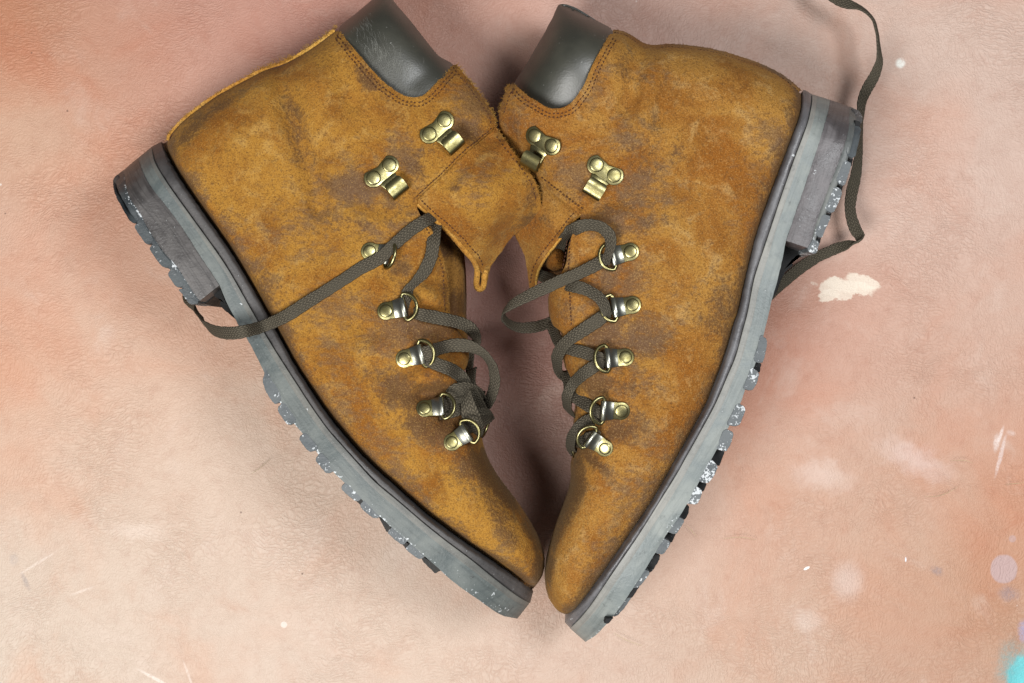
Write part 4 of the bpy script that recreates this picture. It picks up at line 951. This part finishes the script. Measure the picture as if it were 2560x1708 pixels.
R([(1052, 886, .0028, 0), (1080, 878, .0055, 0), (1110, 868, -.087, 0), (1145, 863, -.087, 5), (1180, 868, -.086, 22, .95), (1210, 886, -.084, 45), (1231, 915, -.080, 52), (1237, 955, -.074, 40), (1226, 995, -.068, 25), (1206, 1022, -.058, 10), (1185, 1035, -.050)])
R([(1060, 895, .0016), (1090, 910, .0025, -20), (1120, 921, .0034, -22), (1146, 936, -.0845, -12), (1163, 960, -.081, 0), (1152, 985, .005, 10), (1128, 1002, .0045, 8), (1105, 1018, .0042, 5), (1092, 1026, .0020)])
R([(1170, 880, -.050), (1174, 920, -.055, 60), (1174, 955, -.058, 40), (1180, 985, -.056, 20), (1198, 1010, -.052)])
R([(1098, 1034, .0014), (1120, 1030, -.0880, 5), (1146, 1022, -.0845, 5), (1176, 1008, -.074)])
R([(1163, 968, -.079, 55), (1165, 990, -.084, 30), (1171, 1018, -.0865, 8, 1.2), (1179, 1046, -.0850, -6, 1.5), (1186, 1072, -.0790, -14, 1.5), (1184, 1092, -.068, -10, 1.3)])
R([(1148, 1062, .0022), (1170, 1068, -.0835, -6), (1195, 1058, -.0770, -22), (1214, 1046, -.068, -40), (1222, 1036, -.058)])
R([(1200, 985, -.060, 50), (1196, 1005, -.066, 35), (1202, 1024, -.068, 10), (1216, 1040, -.064, -10), (1222, 1052, -.054)])

R([(1120, 985, -.0865), (1142, 975, -.0880, 5), (1166, 972, -.0845, 8), (1190, 980, -.075, 20), (1204, 996, -.064, 35)])
R([(1180, 925, -.066, 40), (1176, 950, -.074, 35), (1180, 975, -.078, 20), (1192, 1000, -.074, 15), (1204, 1024, -.066, 20)], width=.0058)

# ================================================================== second boot (inner side up, smooth collar)
BR = empty("hiking_boot", (0.085, 0.0, 0.0))
tag(BR, "worn tan suede boot with smooth glossy dark collar, lace trailing out behind its heel", "boot", "pair of lace-up boots lying on their sides")
MR = [(2004, 232), (1999, 220.6), (1977, 201.5), (1950, 182.5), (1917, 166), (1882, 151), (1841, 139), (1805, 127), (1765, 118.5), (1724, 113), (1688, 110), (1661, 110), (1634, 113), (1609, 107.6), (1588, 94), (1569, 82), (1547, 75), (1530.5, 71), (1492, 52), (1465, 34), (1438, 18), (1411, 9.5), (1394, 12), (1386, 35), (1367, 68), (1345, 109), (1315, 163), (1291, 198),
      (1262, 206), (1250, 222), (1240, 250), (1230, 284), (1238, 335), (1270, 395), (1315, 450), (1340, 500), (1350, 560), (1356, 620), (1358, 680), (1360, 735), (1364, 790), (1373, 825), (1390, 865), (1400, 915), (1418, 970), (1424, 1010), (1420, 1060), (1432, 1110), (1431, 1145), (1425.6, 1162), (1428, 1185), (1425, 1216), (1410, 1260), (1392, 1305), (1374.5, 1359), (1364, 1403), (1361, 1439), (1364, 1472), (1374.5, 1502), (1392, 1525.5), (1410, 1536), (1426, 1535),
      (1440, 1542), (1475, 1508), (1535, 1440), (1605, 1345), (1690, 1225), (1745, 1130), (1800, 1020), (1838, 930), (1872, 820), (1890, 740), (1915, 650), (1950, 550), (1985, 460), (2022, 370), (2042, 300), (2030, 262)]
def HsR(u, v):
    t = ((2010 - u) * 0.40 + (v - 230) * 0.916) / 1450
    return np.interp(t, [0, .2, .45, .65, .8, 1], [.040, .040, .042, .045, .042, .039])
WtR = [(2009, 224), (2008, 262), (2001.7, 296), (1983, 348), (1961, 407), (1939, 466), (1920, 518), (1898, 581), (1883, 636), (1868, 699), (1852, 777), (1841, 809), (1825, 868), (1803, 936), (1770, 1018), (1729, 1094), (1688, 1167.6), (1655, 1226), (1629, 1270), (1569, 1359), (1509, 1443), (1464, 1501), (1428, 1536), (1412, 1556)]
foldsR = [((1600, 140), (1565, 270), 26, -2.4), ((1640, 150), (1615, 320), 30, 1.4), ((1690, 150), (1650, 300), 30, -1.8), ((1290, 405), (1235, 335), 46, -6.0), ((1340, 470), (1320, 440), 34, -3.0), ((1480, 520), (1530, 500), 24, -1.6), ((1500, 555), (1560, 540), 22, 1.2), ((1450, 870), (1530, 850), 24, -1.6), ((1440, 960), (1530, 930), 28, 2.2), ((1545, 940), (1620, 920), 24, 0.8), ((1450, 1000), (1500, 985), 20, -1.6), ((1470, 1050), (1540, 1070), 26, -2.0), ((1440, 1130), (1475, 1150), 24, -1.4),
          ((1450, 660), (1520, 700), 24, -1.2), ((1650, 600), (1600, 800), 70, 0.8), ((1590, 850), (1650, 830), 30, -0.6), ((1750, 500), (1760, 700), 60, -0.8), ((1450, 1260), (1420, 1350), 50, 1.0), ((1900, 400), (1860, 560), 50, -0.6)]
hR = field_maker(MR, HsR, foldsR, [(offset_line(WtR, 2), 6, -7)])
zR = lambda u, v: ZM + hR(u, v)
zRb = lambda u, v: np.maximum(ZM - hR(u, v), 0.0008)
zRu = lambda u, v: zR(u, v) + 0.0012 * np.clip(hR(u, v) / 0.02, 0, 1)
wear_shadeR = [(0, 1600, 380, 70, 110, 10, .26), (0, 1560, 520, 120, 50, -15, .32), (0, 1540, 800, 70, 120, 0, .30), (0, 1490, 1060, 60, 100, -20, .32), (0, 1440, 470, 60, 60, 0, .26), (0, 1560, 170, 20, 50, 10, .36), (0, 1630, 330, 20, 60, 10, .25), (0, 1600, 450, 60, 40, 0, .3), (0, 1460, 470, 40, 30, 0, .30), (0, 1620, 200, 70, 20, 0, .22), (0, 1690, 380, 20, 30, 10, .4), (0, 1590, 560, 70, 30, -10, .36), (0, 1520, 700, 40, 50, 0, .30), (0, 1500, 840, 70, 30, -20, .52), (0, 1590, 860, 70, 40, 0, .46), (0, 1490, 960, 60, 26, -10, .46), (0, 1560, 960, 60, 40, 0, .34), (0, 1540, 1070, 70, 50, -30, .48), (0, 1480, 1150, 60, 18, 40, .50), (0, 1440, 1200, 24, 50, 10, .72), (0, 1420, 1270, 20, 60, 20, .72), (0, 1395, 1330, 14, 60, 18, .55), (0, 1372, 1420, 12, 60, 5, .5), (0, 1790, 790, 50, 100, 18, .34), (0, 1830, 830, 20, 60, 15, .30), (0, 1900, 480, 24, 90, 20, .3), (0, 1760, 560, 30, 60, 0, .2), (0, 1640, 1220, 30, 60, 35, .34), (0, 1560, 1340, 24, 80, 35, .28), (0, 1700, 1060, 30, 40, 30, .22), (0, 1410, 650, 30, 30, 0, .30),  # dark spots hold scuffs plus painted shade around rings and hooks
    (1, 1300, 290, 60, 60, 30, .30), (1, 1270, 270, 40, 60, 0, .25), (1, 1450, 430, 80, 60, 0, .42), (1, 1560, 350, 50, 60, 0, .30), (1, 1500, 200, 24, 80, 25, .34), (1, 1600, 480, 100, 80, 0, .34), (1, 1540, 560, 90, 50, 0, .38), (1, 1560, 700, 80, 80, 0, .36), (1, 1600, 830, 90, 60, 0, .40), (1, 1540, 880, 80, 60, 0, .34), (1, 1620, 960, 60, 60, 0, .26), (1, 1480, 740, 60, 60, 0, .34), (1, 1420, 780, 30, 40, 0, .34), (1, 1940, 340, 70, 40, 30, .34), (1, 1880, 420, 50, 60, 20, .28), (1, 1850, 560, 40, 60, 20, .24), (1, 1700, 720, 80, 80, 0, .16), (1, 1640, 1120, 50, 60, 30, .30), (1, 1580, 1240, 60, 80, 35, .32), (1, 1500, 1380, 50, 80, 35, .30), (1, 1560, 1010, 40, 30, 0, .3), (1, 1640, 180, 60, 40, 0, .2),
    (2, 1700, 600, 120, 200, 15, .26), (2, 1800, 300, 140, 80, 25, .22), (2, 1640, 300, 60, 80, 0, .16), (2, 1430, 1330, 40, 110, 18, .50), (2, 1400, 1460, 40, 60, 0, .45), (2, 1510, 1270, 60, 90, 30, .34), (2, 1450, 1175, 30, 20, 0, .35), (2, 1440, 960, 20, 26, 0, .5), (2, 1390, 770, 20, 60, 0, .3), (2, 1750, 900, 60, 110, 25, .2), (2, 1600, 1120, 50, 60, 30, .25), (2, 1510, 490, 40, 16, -25, .3)]
def wR(u, v):
    o = spotmap(wear_shadeR, u, v, 1.3); d = dist(offset_line(WtR, 4)[::3], u, v, False); o[..., 0] = np.maximum(o[..., 0], 0.46 * np.exp(-(d / 34) ** 2)); return o
CR = [(1276, 212), (1287, 210), (1315, 237), (1351, 259), (1372.5, 271), (1397, 272), (1421.5, 264), (1443, 240), (1462, 210), (1476, 174), (1492, 142), (1514, 103.5), (1530.5, 76)]
backR = [(2003, 226), (1999, 220.6), (1977, 201.5), (1950, 182.5), (1917, 166), (1882, 151), (1841, 139), (1805, 127), (1765, 118.5), (1724, 113), (1688, 110), (1661, 110), (1634, 113), (1609, 107.6), (1588, 94), (1569, 82), (1547, 75), (1532, 74)]
frontR = [(1275, 212), (1266.6, 223), (1256, 253), (1246, 284)]
backR_in = [tuple(q) for q in resample(offset_line(backR, -8), n=24)]
upR = backR_in + CR[::-1] + frontR[1:] + [(1250, 335), (1285, 390), (1325, 432), (1346, 455), (1400, 497), (1452, 536), (1450, 556), (1440, 575), (1428, 592), (1421, 620), (1417, 658), (1400, 690), (1371, 735), (1376, 795), (1384, 814), (1411, 833), (1405, 860), (1409, 889), (1415, 916), (1428, 945), (1436.5, 970), (1442, 990), (1444, 1020), (1438, 1060), (1440, 1100), (1445, 1126), (1431, 1147), (1425.6, 1162), (1428, 1185), (1425, 1216), (1410, 1260), (1392, 1305), (1374.5, 1359), (1364, 1403), (1361, 1439), (1364, 1472), (1374.5, 1502), (1392, 1525.5), (1410, 1536), (1426, 1535)] + MR[-16:]
upper2 = slab("upper", upR, zRu, SUEDE_R, BR, zbot=zRb, step=6.5, wear_shade=wR, jitter=0.5)
seamR = backR + [tuple(q) for q in resample(offset_line(backR, -14), n=24)][::-1]
slab("back_seam", seamR, lambda u, v: zR(u, v) - 0.0004, SUEDE_R, BR, zbot=zRb, step=6, wear_shade=lambda u, v: spotmap([(0, 1750, 116, 200, 14, 6, .30), (0, 1950, 182, 80, 14, 28, .5)], u, v), jitter=0.5, round_it=1)
stitches([tuple(p) for p in resample(offset_line(backR, -8.5), n=100)], lambda u, v: zR(u, v) + 0.0004, upper2, pitch=8, length=6, wd=.00022)
fibres("frayed_edge", backR, lambda u, v: ZM + 0.006 + 0 * u, SUEDE_R, BR, 260, 3.5, 1.0)
colR = [(1530.5, 71), (1492, 52), (1465, 34), (1438, 18), (1411, 9.5), (1396, 11), (1388, 28), (1382, 44), (1370, 64), (1364, 78), (1345, 109), (1315, 163), (1290, 200), (1283, 214), (1310, 250), (1350, 278), (1395, 290), (1430, 282), (1460, 250), (1485, 205), (1510, 150), (1535, 95)]
def zcolR(u, v):
    d1 = linedist((1392, 8), (1531, 70), u, v); d2 = linedist((1285, 205), (1393, 10), u, v)
    e = np.clip(dist(np.array(CR[1:], float), np.asarray(u, float), np.asarray(v, float), False) / 70, 0, 1)
    puff = 0.0055 * np.exp(-(((u - 1422) * .83 + (v - 152) * .55) / 92) ** 2 - ((-(u - 1422) * .55 + (v - 152) * .83) / 98) ** 2) + 0.00003 * ((u - 1420) * .7 - (v - 165) * .7)
    return ZM + 0.0345 * prof(d1, 80) * prof(d2, 80) + puff + 0.0003 * vnoise(u, v, 70, 6)
col2 = slab("collar", colR, zcolR, COLLAR, BR, zbot=zRb, step=6, round_it=2)
CRr = CR[::-1]
for d in (12, 21):
    stitches([tuple(p) for p in resample(offset_line(CR, d), n=40)][1:-1], zRu, upper2)
stitches([tuple(p) for p in resample(offset_line(frontR, -13), n=12)], zRu, upper2)
fibres("frayed_edge", CR[1:], zRu, FRAY, BR, 170, 4.5, -1.0)
fibres("frayed_edge", frontR, lambda u, v: zRu(u, v) - 0.002, FRAY, BR, 120, 8, 1.0, spread=0.9)
# ankle flap
flapR = [(1346, 445), (1372, 466), (1415, 499), (1455, 529), (1450, 538), (1430.5, 556), (1414, 579.5), (1392, 607), (1370.6, 634), (1354, 658.5), (1343, 683), (1339, 715), (1330, 726), (1323, 722), (1320, 686), (1313.5, 645), (1300, 612), (1286, 586), (1270, 540), (1262, 480), (1275, 425), (1310, 420)]
zfr = [(1346, 447, .0745), (1400, 488, .0835), (1455, 530, float(zRu(np.array([1462.]), np.array([522.]))[0]) + .002), (1430, 556, .083), (1392, 607, .076), (1354, 658, .066), (1340, 712, .050), (1322, 710, .046), (1314, 645, .050), (1300, 612, .053), (1286, 586, .055), (1268, 540, .056), (1265, 480, .056), (1290, 425, .060), (1340, 560, .069), (1370, 560, .076), (1330, 500, .067), (1330, 640, .060)]
rR = rbf(zfr)
zflapR = lambda u, v: rR(u, v) + 0.0010 * vnoise(u, v, 55, 44)
flap2 = slab("ankle_flap", flapR, zflapR, SUEDE_R, BR, thick=0.0024, step=6, wear_shade=lambda u, v: spotmap([(2, 1320, 640, 40, 70, 0, .6), (2, 1360, 600, 40, 40, 0, .35), (0, 1340, 560, 30, 60, 20, .3), (0, 1385, 560, 40, 30, 0, .3)], u, v), jitter=0.5, round_it=1)
lowR = [(1452, 536), (1430.5, 556), (1414, 579.5), (1392, 607), (1370.6, 634), (1354, 658.5), (1343, 683), (1339, 712)]
mb = MB(); pl = resample(catmull(lowR, 6), n=50); vs = []
for i, (u, v) in enumerate(pl):
    tt = np.gradient(pl, axis=0)[i]; tt /= np.hypot(*tt); nn = np.array((tt[1], -tt[0])); z = float(zflapR(np.array([u]), np.array([v]))[0]); wdt = 4.5
    for (o_, dz) in ((-2.0, 0.0004), (wdt * 0.35, 0.0003), (wdt * 0.8, -0.0009), (wdt, -0.0018), (wdt * 0.4, -0.003), (-3, -0.003)):
        j_ = rng.normal(0, 0.35); vs.append(P(u + nn[0] * (o_ + j_), v + nn[1] * (o_ + j_), z + dz))
mb.add(vs, [(6 * i + j, 6 * i + (j + 1) % 6, 6 * i + 6 + (j + 1) % 6, 6 * i + 6 + j) for i in range(49) for j in range(6)] + [tuple(range(6)), tuple(range(294, 300))])
mb.build("cut_edge", FRAY, flap2)
seamR2 = [(1349, 449), (1372, 467), (1415, 500), (1455, 530)]
stitches([tuple(p) for p in resample(offset_line(seamR2, -7), n=24)], lambda u, v: zRu(u, v) + 0.0006, upper2, pitch=9)
stitches([tuple(p) for p in resample(offset_line(lowR, 13), n=30)], zflapR, flap2, pitch=9)
fibres("frayed_edge", lowR, lambda u, v: zflapR(u, v) - 0.001, FRAY, BR, 190, 5, -1.0)
fibres("frayed_edge", seamR2, lambda u, v: zflapR(u, v), FRAY, BR, 80, 3.5, -1.0)
# tongue: rounded end showing under the flap, and the inside of the opening, its shade painted dark
tongR = [(1366, 645), (1370, 626), (1386, 614), (1403, 620), (1412, 640), (1416, 662), (1408, 676), (1385, 679), (1366, 664)]
slab("tongue", tongR, lambda u, v: 0.058 + 0.009 * np.sqrt(np.clip(dist(chaikin(tongR, 2), u, v) / 26, 0, 1)), SUEDE_R, BR, thick=0.012, step=5, wear_shade=lambda u, v: spotmap([(0, 1390, 678, 30, 12, 0, .4)], u, v))
slab("lining", [(1310, 560), (1400, 500), (1460, 530), (1445, 590), (1425, 660), (1380, 740), (1372, 700), (1350, 700), (1345, 680)], lambda u, v: 0.046 + 0 * u, SUEDE_IN, BR, thick=0.03, step=9, wear_shade=lambda u, v: spotmap([(0, 1390, 600, 200, 200, 0, .9)], u, v))
stitches([(1426, 600), (1422, 660), (1424, 720), (1426, 770), (1429, 815)], zRu, upper2, pitch=9)
stitches([(1418, 600), (1411, 650), (1398, 695)], zRu, upper2, pitch=9)

# sole of the second boot
L1R = [(2031, 236), (2030, 262), (2019, 311), (1986, 400), (1950, 503), (1938, 540), (1912, 618), (1887, 695.6), (1871, 777), (1857, 830), (1840, 892), (1818.5, 943), (1789, 1011), (1754, 1076), (1718, 1140), (1690, 1190), (1655, 1246), (1598, 1337), (1538, 1425), (1479, 1512), (1445, 1553), (1425, 1571)]
L2R = [(2076, 250), (2068, 292.5), (2038.7, 385), (2008, 477), (1985, 544), (1965, 604), (1957, 645), (1944, 701), (1931, 747), (1919, 798), (1908, 842), (1890, 905), (1862, 978), (1851, 1009), (1820, 1072), (1790, 1128), (1748, 1206), (1716, 1264), (1700, 1290), (1668, 1334), (1636, 1386), (1616, 1420), (1576, 1482), (1545, 1526), (1517, 1560), (1490, 1588), (1464, 1605)]
wfR = wfun((.0365, .034, .0465))
chR = [(1795, 1150, 14, 30, 20, .55), (1775, 1195, 14, 36, 25, .55), (1745, 1240, 14, 26, 25, .6), (1690, 1310, 20, 30, 30, .35), (1650, 1375, 16, 30, 30, .35), (1600, 1460, 20, 30, 30, .4), (1545, 1535, 20, 30, 35, .42), (1500, 1590, 24, 16, -40, .40), (1480, 1600, 24, 14, 0, .4), (1870, 970, 10, 24, 20, .45), (1840, 1050, 12, 30, 20, .45), (1815, 1105, 12, 24, 20, .45)]
dkR = [(1990, 440, 60, 170, 20, .26), (1600, 1390, 14, 80, 36, .3), (1640, 1320, 10, 60, 36, .3), (1520, 1510, 30, 20, 0, .4)]
sole2 = band("midsole", L1R, L2R, wfR, MIDSOLE, BR, wear_shade=edgewear(chR, dkR), jitter=0.25, m=8)
band("rubber_strip", L1R, lerp_line(L1R, L2R, .30), wfR, STRIPE, sole2, dw=.0003, rnd=.0003, wear_shade=edgewear([], dkR[:1]), m=2)
band("welt", WtR, L1R, wfR, WELT_LIT, sole2, dw=-0.0005, rnd=0.0018, wear_shade=edgewear([(1990, 380, 20, 100, 20, .25), (1440, 1545, 30, 20, -45, .25)], [(2010, 235, 30, 30, 0, .5), (1960, 450, 20, 60, 20, .3)]), jitter=0.5)
L3R = [(2124, 266), (2122, 322), (2107, 377.5), (2073.7, 466), (2044, 547.6), (2024, 622)]
L2hR = [(2076, 250), (2068, 292.5), (2038.7, 385), (2008, 477), (1985, 544), (1966, 602)]
LbR = [(2137, 272), (2138, 312), (2123, 388), (2096, 456), (2068, 528), (2044, 590), (2026, 629)]
heel2 = band("heel", L2hR, L3R, wfR, STACK_P, BR, t1=.27, dw=-0.0003, wear_shade=edgewear([(2040, 450, 30, 120, 20, .16)], [(2080, 290, 30, 50, 0, .4)]), n=80, jitter=0.3, m=8)
lift2 = band("heel_lift", L3R, LbR, wfR, LIFT, heel2, t1=.27, dw=-0.0004, wear_shade=edgewear([(2036, 600, 8, 40, 15, .6), (2070, 520, 8, 30, 20, .3)], []), n=80, jitter=0.4)
for p_, ck, tt in (([(2135, 271), (2151, 278), (2157, 293), (2155, 311), (2138, 307)], .25, .05), ([(2137, 316), (2155, 317), (2148, 355), (2136, 400), (2121, 390), (2130, 350)], .22, .10), ([(2119, 402), (2131, 408), (2122, 437), (2111, 468), (2096, 457), (2108, 428)], .30, .15), ([(2095, 467), (2108, 476), (2096, 511), (2082, 535), (2068, 528), (2082, 498)], .52, .20), ([(2066, 537), (2079, 541), (2066, 570), (2054, 598), (2044, 590), (2055, 563)], .30, .24), ([(2041, 600), (2051, 606), (2046, 620), (2040, 638), (2024, 630), (2033, 612)], .48, .27)):
    pa = np.array(p_, float); pa = pa + np.where(dist(np.array(LbR, float), pa[:, 0], pa[:, 1], False) < 5, 9., 0.)[:, None] * np.array((-.916, -.40))
    lug(pa, lift_z(LbR, wfR), 0.03, TREAD2, lift2, ck * .85)
for p_ in ([(2138, 300), (2152, 304), (2150, 322), (2136, 320)], [(2118, 385), (2134, 394), (2130, 415), (2114, 406)], [(2092, 448), (2109, 462), (2104, 482), (2090, 472)], [(2064, 520), (2080, 530), (2076, 548), (2062, 542)], [(2040, 584), (2053, 594), (2050, 610), (2038, 604)]):
    lug(p_, ZM + .028, 0.04, BLACK_SHADE, lift2)
lug([(1962, 600), (2008, 628), (2012, 636), (1993, 637), (1985, 646), (1978, 650), (1984, 664), (1968, 676), (1952, 700), (1938, 740), (1920, 760), (1944, 690), (1956, 645)], ZM + .012, 0.05, BLACK_SHADE, sole2)
LUGR = [([(1909, 838), (1918, 848), (1918, 866), (1913, 890), (1905, 911), (1890, 906), (1902, 868)], .34), ([(1886, 920), (1899, 931), (1896, 948), (1891, 963), (1880, 978), (1863, 976), (1875, 950)], .45), ([(1851, 1010), (1866, 1018), (1858, 1045), (1847, 1067), (1822, 1067), (1836, 1040)], .48), ([(1820, 1074), (1836, 1081), (1831, 1100), (1825, 1116), (1815, 1131), (1795, 1126), (1806, 1100)], .48), ([(1784, 1150), (1797, 1165), (1785, 1192), (1769, 1212), (1748, 1204), (1766, 1175)], .66), ([(1744, 1216), (1758, 1226), (1752, 1246), (1744, 1263), (1718, 1262), (1732, 1240)], .66), ([(1700, 1294), (1714, 1299), (1702, 1320), (1690, 1338), (1670, 1332), (1686, 1312)], .40), ([(1664, 1346), (1679, 1356), (1668, 1375), (1657, 1389), (1637, 1384), (1650, 1364)], .42), ([(1614, 1424), (1628, 1430), (1612, 1453), (1598, 1469), (1580, 1476), (1596, 1450)], .42), ([(1572, 1490), (1582, 1491), (1562, 1520), (1540, 1544), (1528, 1540), (1550, 1512)], .36)]
lugs(LUGR, (2009, 224, -.40, .916, 1450), L2R, (-.916, -.40), wfR, TREAD2, sole2)
for p_ in ([(1880, 900), (1904, 909), (1900, 932), (1880, 926)], [(1782, 1120), (1813, 1128), (1799, 1166), (1778, 1158)], [(1738, 1198), (1768, 1210), (1759, 1230), (1736, 1222)], [(1692, 1260), (1724, 1262), (1722, 1285), (1712, 1302), (1690, 1298)], [(1656, 1330), (1690, 1336), (1680, 1358), (1658, 1352)], [(1604, 1384), (1652, 1386), (1648, 1402), (1628, 1434), (1604, 1430)], [(1564, 1470), (1599, 1468), (1581, 1495), (1562, 1496)], [(1514, 1546), (1534, 1545), (1521, 1560), (1511, 1560)]):
    lug(p_, ZM + .036, 0.045, BLACK_SHADE, sole2)

# fittings of the second boot
speed_hook(BR, (1359, 352), (-29, 46), zRu, (-0.10, -0.02, 0))
speed_hook(BR, (1513, 426), (-27, 45), zRu, (0.02, -0.03, 0))
lace_ring(BR, (1575, 630), (1515, 645), zRu, 16)
lace_ring(BR, (1580, 763), (1520, 773), zRu, 12)
lace_ring(BR, (1562, 894), (1510, 899), zRu, 14, (.05, 0, 0))
lace_ring(BR, (1552, 1027), (1500, 1024), zRu, 16, (.15, .0, 0))
lace_ring(BR, (1512, 1120), (1478, 1097), zRu, 18, (.22, -.15, 0), .95)
M = Matrix.Translation(Vector(P(1433, 1118, .060))) @ Matrix.Rotation(math.radians(82), 4, 'Y') @ Matrix.Rotation(math.radians(-12), 4, 'X')
v, f = tube(M, [(5.2 * math.cos(a), 5.6 * math.sin(a), 0) for a in np.linspace(0, 2 * math.pi, 28, endpoint=False)], 0.85, 10); mb = MB(); mb.add(v, f); mb.build("ring", BRASS, BR)

# lace of the second boot
R = lambda pts, **k: ribbon("lace", pts, BR, zRu, **k)
R([(1392, 640, -.052), (1402, 610, -.066, 20), (1416, 588, -.080, 25), (1440, 571, .0030, 20), (1472, 562, .0036, 25), (1505, 570, .0040, 35), (1525, 592, .0046, 40), (1526, 618, .0045, 35, .9), (1519, 640, .0038, 35, .8), (1513, 656, .0012, 20, .8)])
R([(1512, 648, .0010), (1490, 662, .0042), (1452, 681, .0052), (1398, 704, -.090, 5), (1343, 729, -.088, 12), (1300, 750, -.085, 28), (1272, 766, -.080, 55), (1260, 779, -.073, 85), (1260, 795, -.066, 115, .95), (1275, 811, -.058, 140), (1305, 820, -.051, 150), (1345, 816, -.047, 160), (1376, 806, -.045, 170), (1410, 795, -.045, 180)], width=.0058)
R([(1330, 680, -.046), (1365, 693, -.054, 0), (1400, 706, -.078, -5), (1439, 716, .0028, -5), (1475, 729, .0034, -12), (1503, 750, .0042, -25), (1516, 778, .0034, -35, .9), (1520, 792, .0010, -20, .8)], width=.0060)
R([(1516, 782, .0010), (1500, 797, .0036), (1466, 820, .0036), (1430, 844, .0044, 8), (1405, 868, -.083, 20), (1392, 898, -.074, 40), (1396, 925, -.062, 55), (1412, 938, -.052)], width=.0062)
R([(1380, 800, -.044), (1384, 825, -.052, 40), (1394, 850, -.062, 30), (1412, 872, -.075, 10)])
R([(1398, 866, -.072), (1425, 873, .0022, -5), (1458, 881, .0026, -5), (1490, 892, .0030, 0), (1512, 900, .0012)], width=.0058)
R([(1512, 906, .0010), (1490, 914, .0034, 5), (1460, 934, .0036, 15), (1434, 958, .0044, 25), (1418, 988, -.080, 40), (1418, 1016, -.070, 55), (1428, 1036, -.058, 60)], width=.0056)
R([(1412, 930, -.052), (1420, 955, -.060, 40), (1426, 985, -.066, 30), (1436, 1000, -.072)])
R([(1424, 978, -.074), (1444, 996, .0024, -12), (1470, 1014, .0028, -10), (1496, 1030, .0030, -5), (1512, 1036, .0012)], width=.0056)
R([(1508, 1036, .0010), (1490, 1044, .0030, 5), (1460, 1057, .0042, 14), (1438, 1078, -.086, 32), (1427, 1100, -.080, 48), (1428, 1122, -.070, 55), (1438, 1130, -.060)], width=.0056)
R([(1428, 1090, -.070), (1440, 1100, .0016, 0), (1466, 1102, .0026, 0, 1.25), (1490, 1096, .0026, 0, 1.2), (1504, 1090, .0010)], width=.0062)
# the loose end: out behind the heel and off over the leather
R([(2010, -70, -.022), (2075, -14, -.026, 0), (2112, 8, -.029, -10), (2150, 20, -.031, -45, .9), (2180, 45, -.032, -68), (2192, 80, -.033, -62, .9), (2197, 122, -.033, -52, .9), (2198, 155, -.032, -45), (2186, 190, -.029, -20), (2168, 222, -.026, 0), (2155, 255, -.022, -30), (2152, 300, -.019, -50), (2149, 360, -.017, -40), (2141, 430, -.016, -20), (2128, 490, -.015, 12), (2126, 530, -.015, 5), (2137, 570, -.017, 12), (2150, 592, -.020, 45, .95), (2146, 604, -.022, 100, .9), (2120, 612, -.019, 40), (2085, 624, -.014, 10), (2040, 645, -.012, -6), (1995, 675, -.012, 0), (1945, 718, -.014, 0), (1900, 760, -.016)], width=.0056, sub=10)
mb = MB()

# ================================================================== loose things on the leather
def hair(pts, label, width=.00013):
    c = catmull([P(u, v, 0.0012 + dz) for u, v, dz in pts], 8); vs = []
    for i, p in enumerate(c):
        t = np.gradient(c, axis=0)[i]; t /= np.linalg.norm(t); s = np.array((-t[1], t[0], 0)); wv = width * (1 - 0.6 * abs(2 * i / (len(c) - 1) - 1))
        vs += [p - s * wv, p + s * wv, p + np.array((0, 0, wv * 1.6))]
    m_ = MB(); m_.add(vs, [(3 * i + j, 3 * i + (j + 1) % 3, 3 * i + 3 + (j + 1) % 3, 3 * i + 3 + j) for i in range(len(c) - 1) for j in range(3)])
    o = m_.build("stray_hair", HAIR); tag(o, label, "hair", "stray hairs on the leather")
HAIR = simple("pale_hair", (0.70, 0.60, 0.36), 0.5, 0.4, nscale=100, bump=0)
hair([(628, 1185, 0), (650, 1170, .001), (675, 1148, .001)], "straight pale hair lying beside the chalked sole lugs of the scratched-collar boot")
hair([(1712, 1311, 0), (1728, 1326, .001), (1743, 1343, 0)], "short blond hair touching the toe lugs of the glossy-collar boot")
hair([(1808, 1347, 0), (1850, 1343, .001), (1892, 1350, 0)], "faint flat hair on the leather to the right of the short blond one")
hair([(2313, 1240, 0), (2340, 1241, .001), (2370, 1232, .001), (2395, 1217, 0)], "curved golden hair on bare leather, hooked at one end")
hair([(2378, 1152, 0), (2410, 1151, .001), (2433, 1158, 0)], "small pale hair just above the curved golden hair")
hair([(1535, 1582, 0), (1565, 1600, .001), (1607, 1615, 0)], "long pale hair lying below the toe of the glossy-collar boot")
hair([(2515, 1211, 0), (2560, 1207, .001)], "pale hair running off the right edge, under the white scratch")
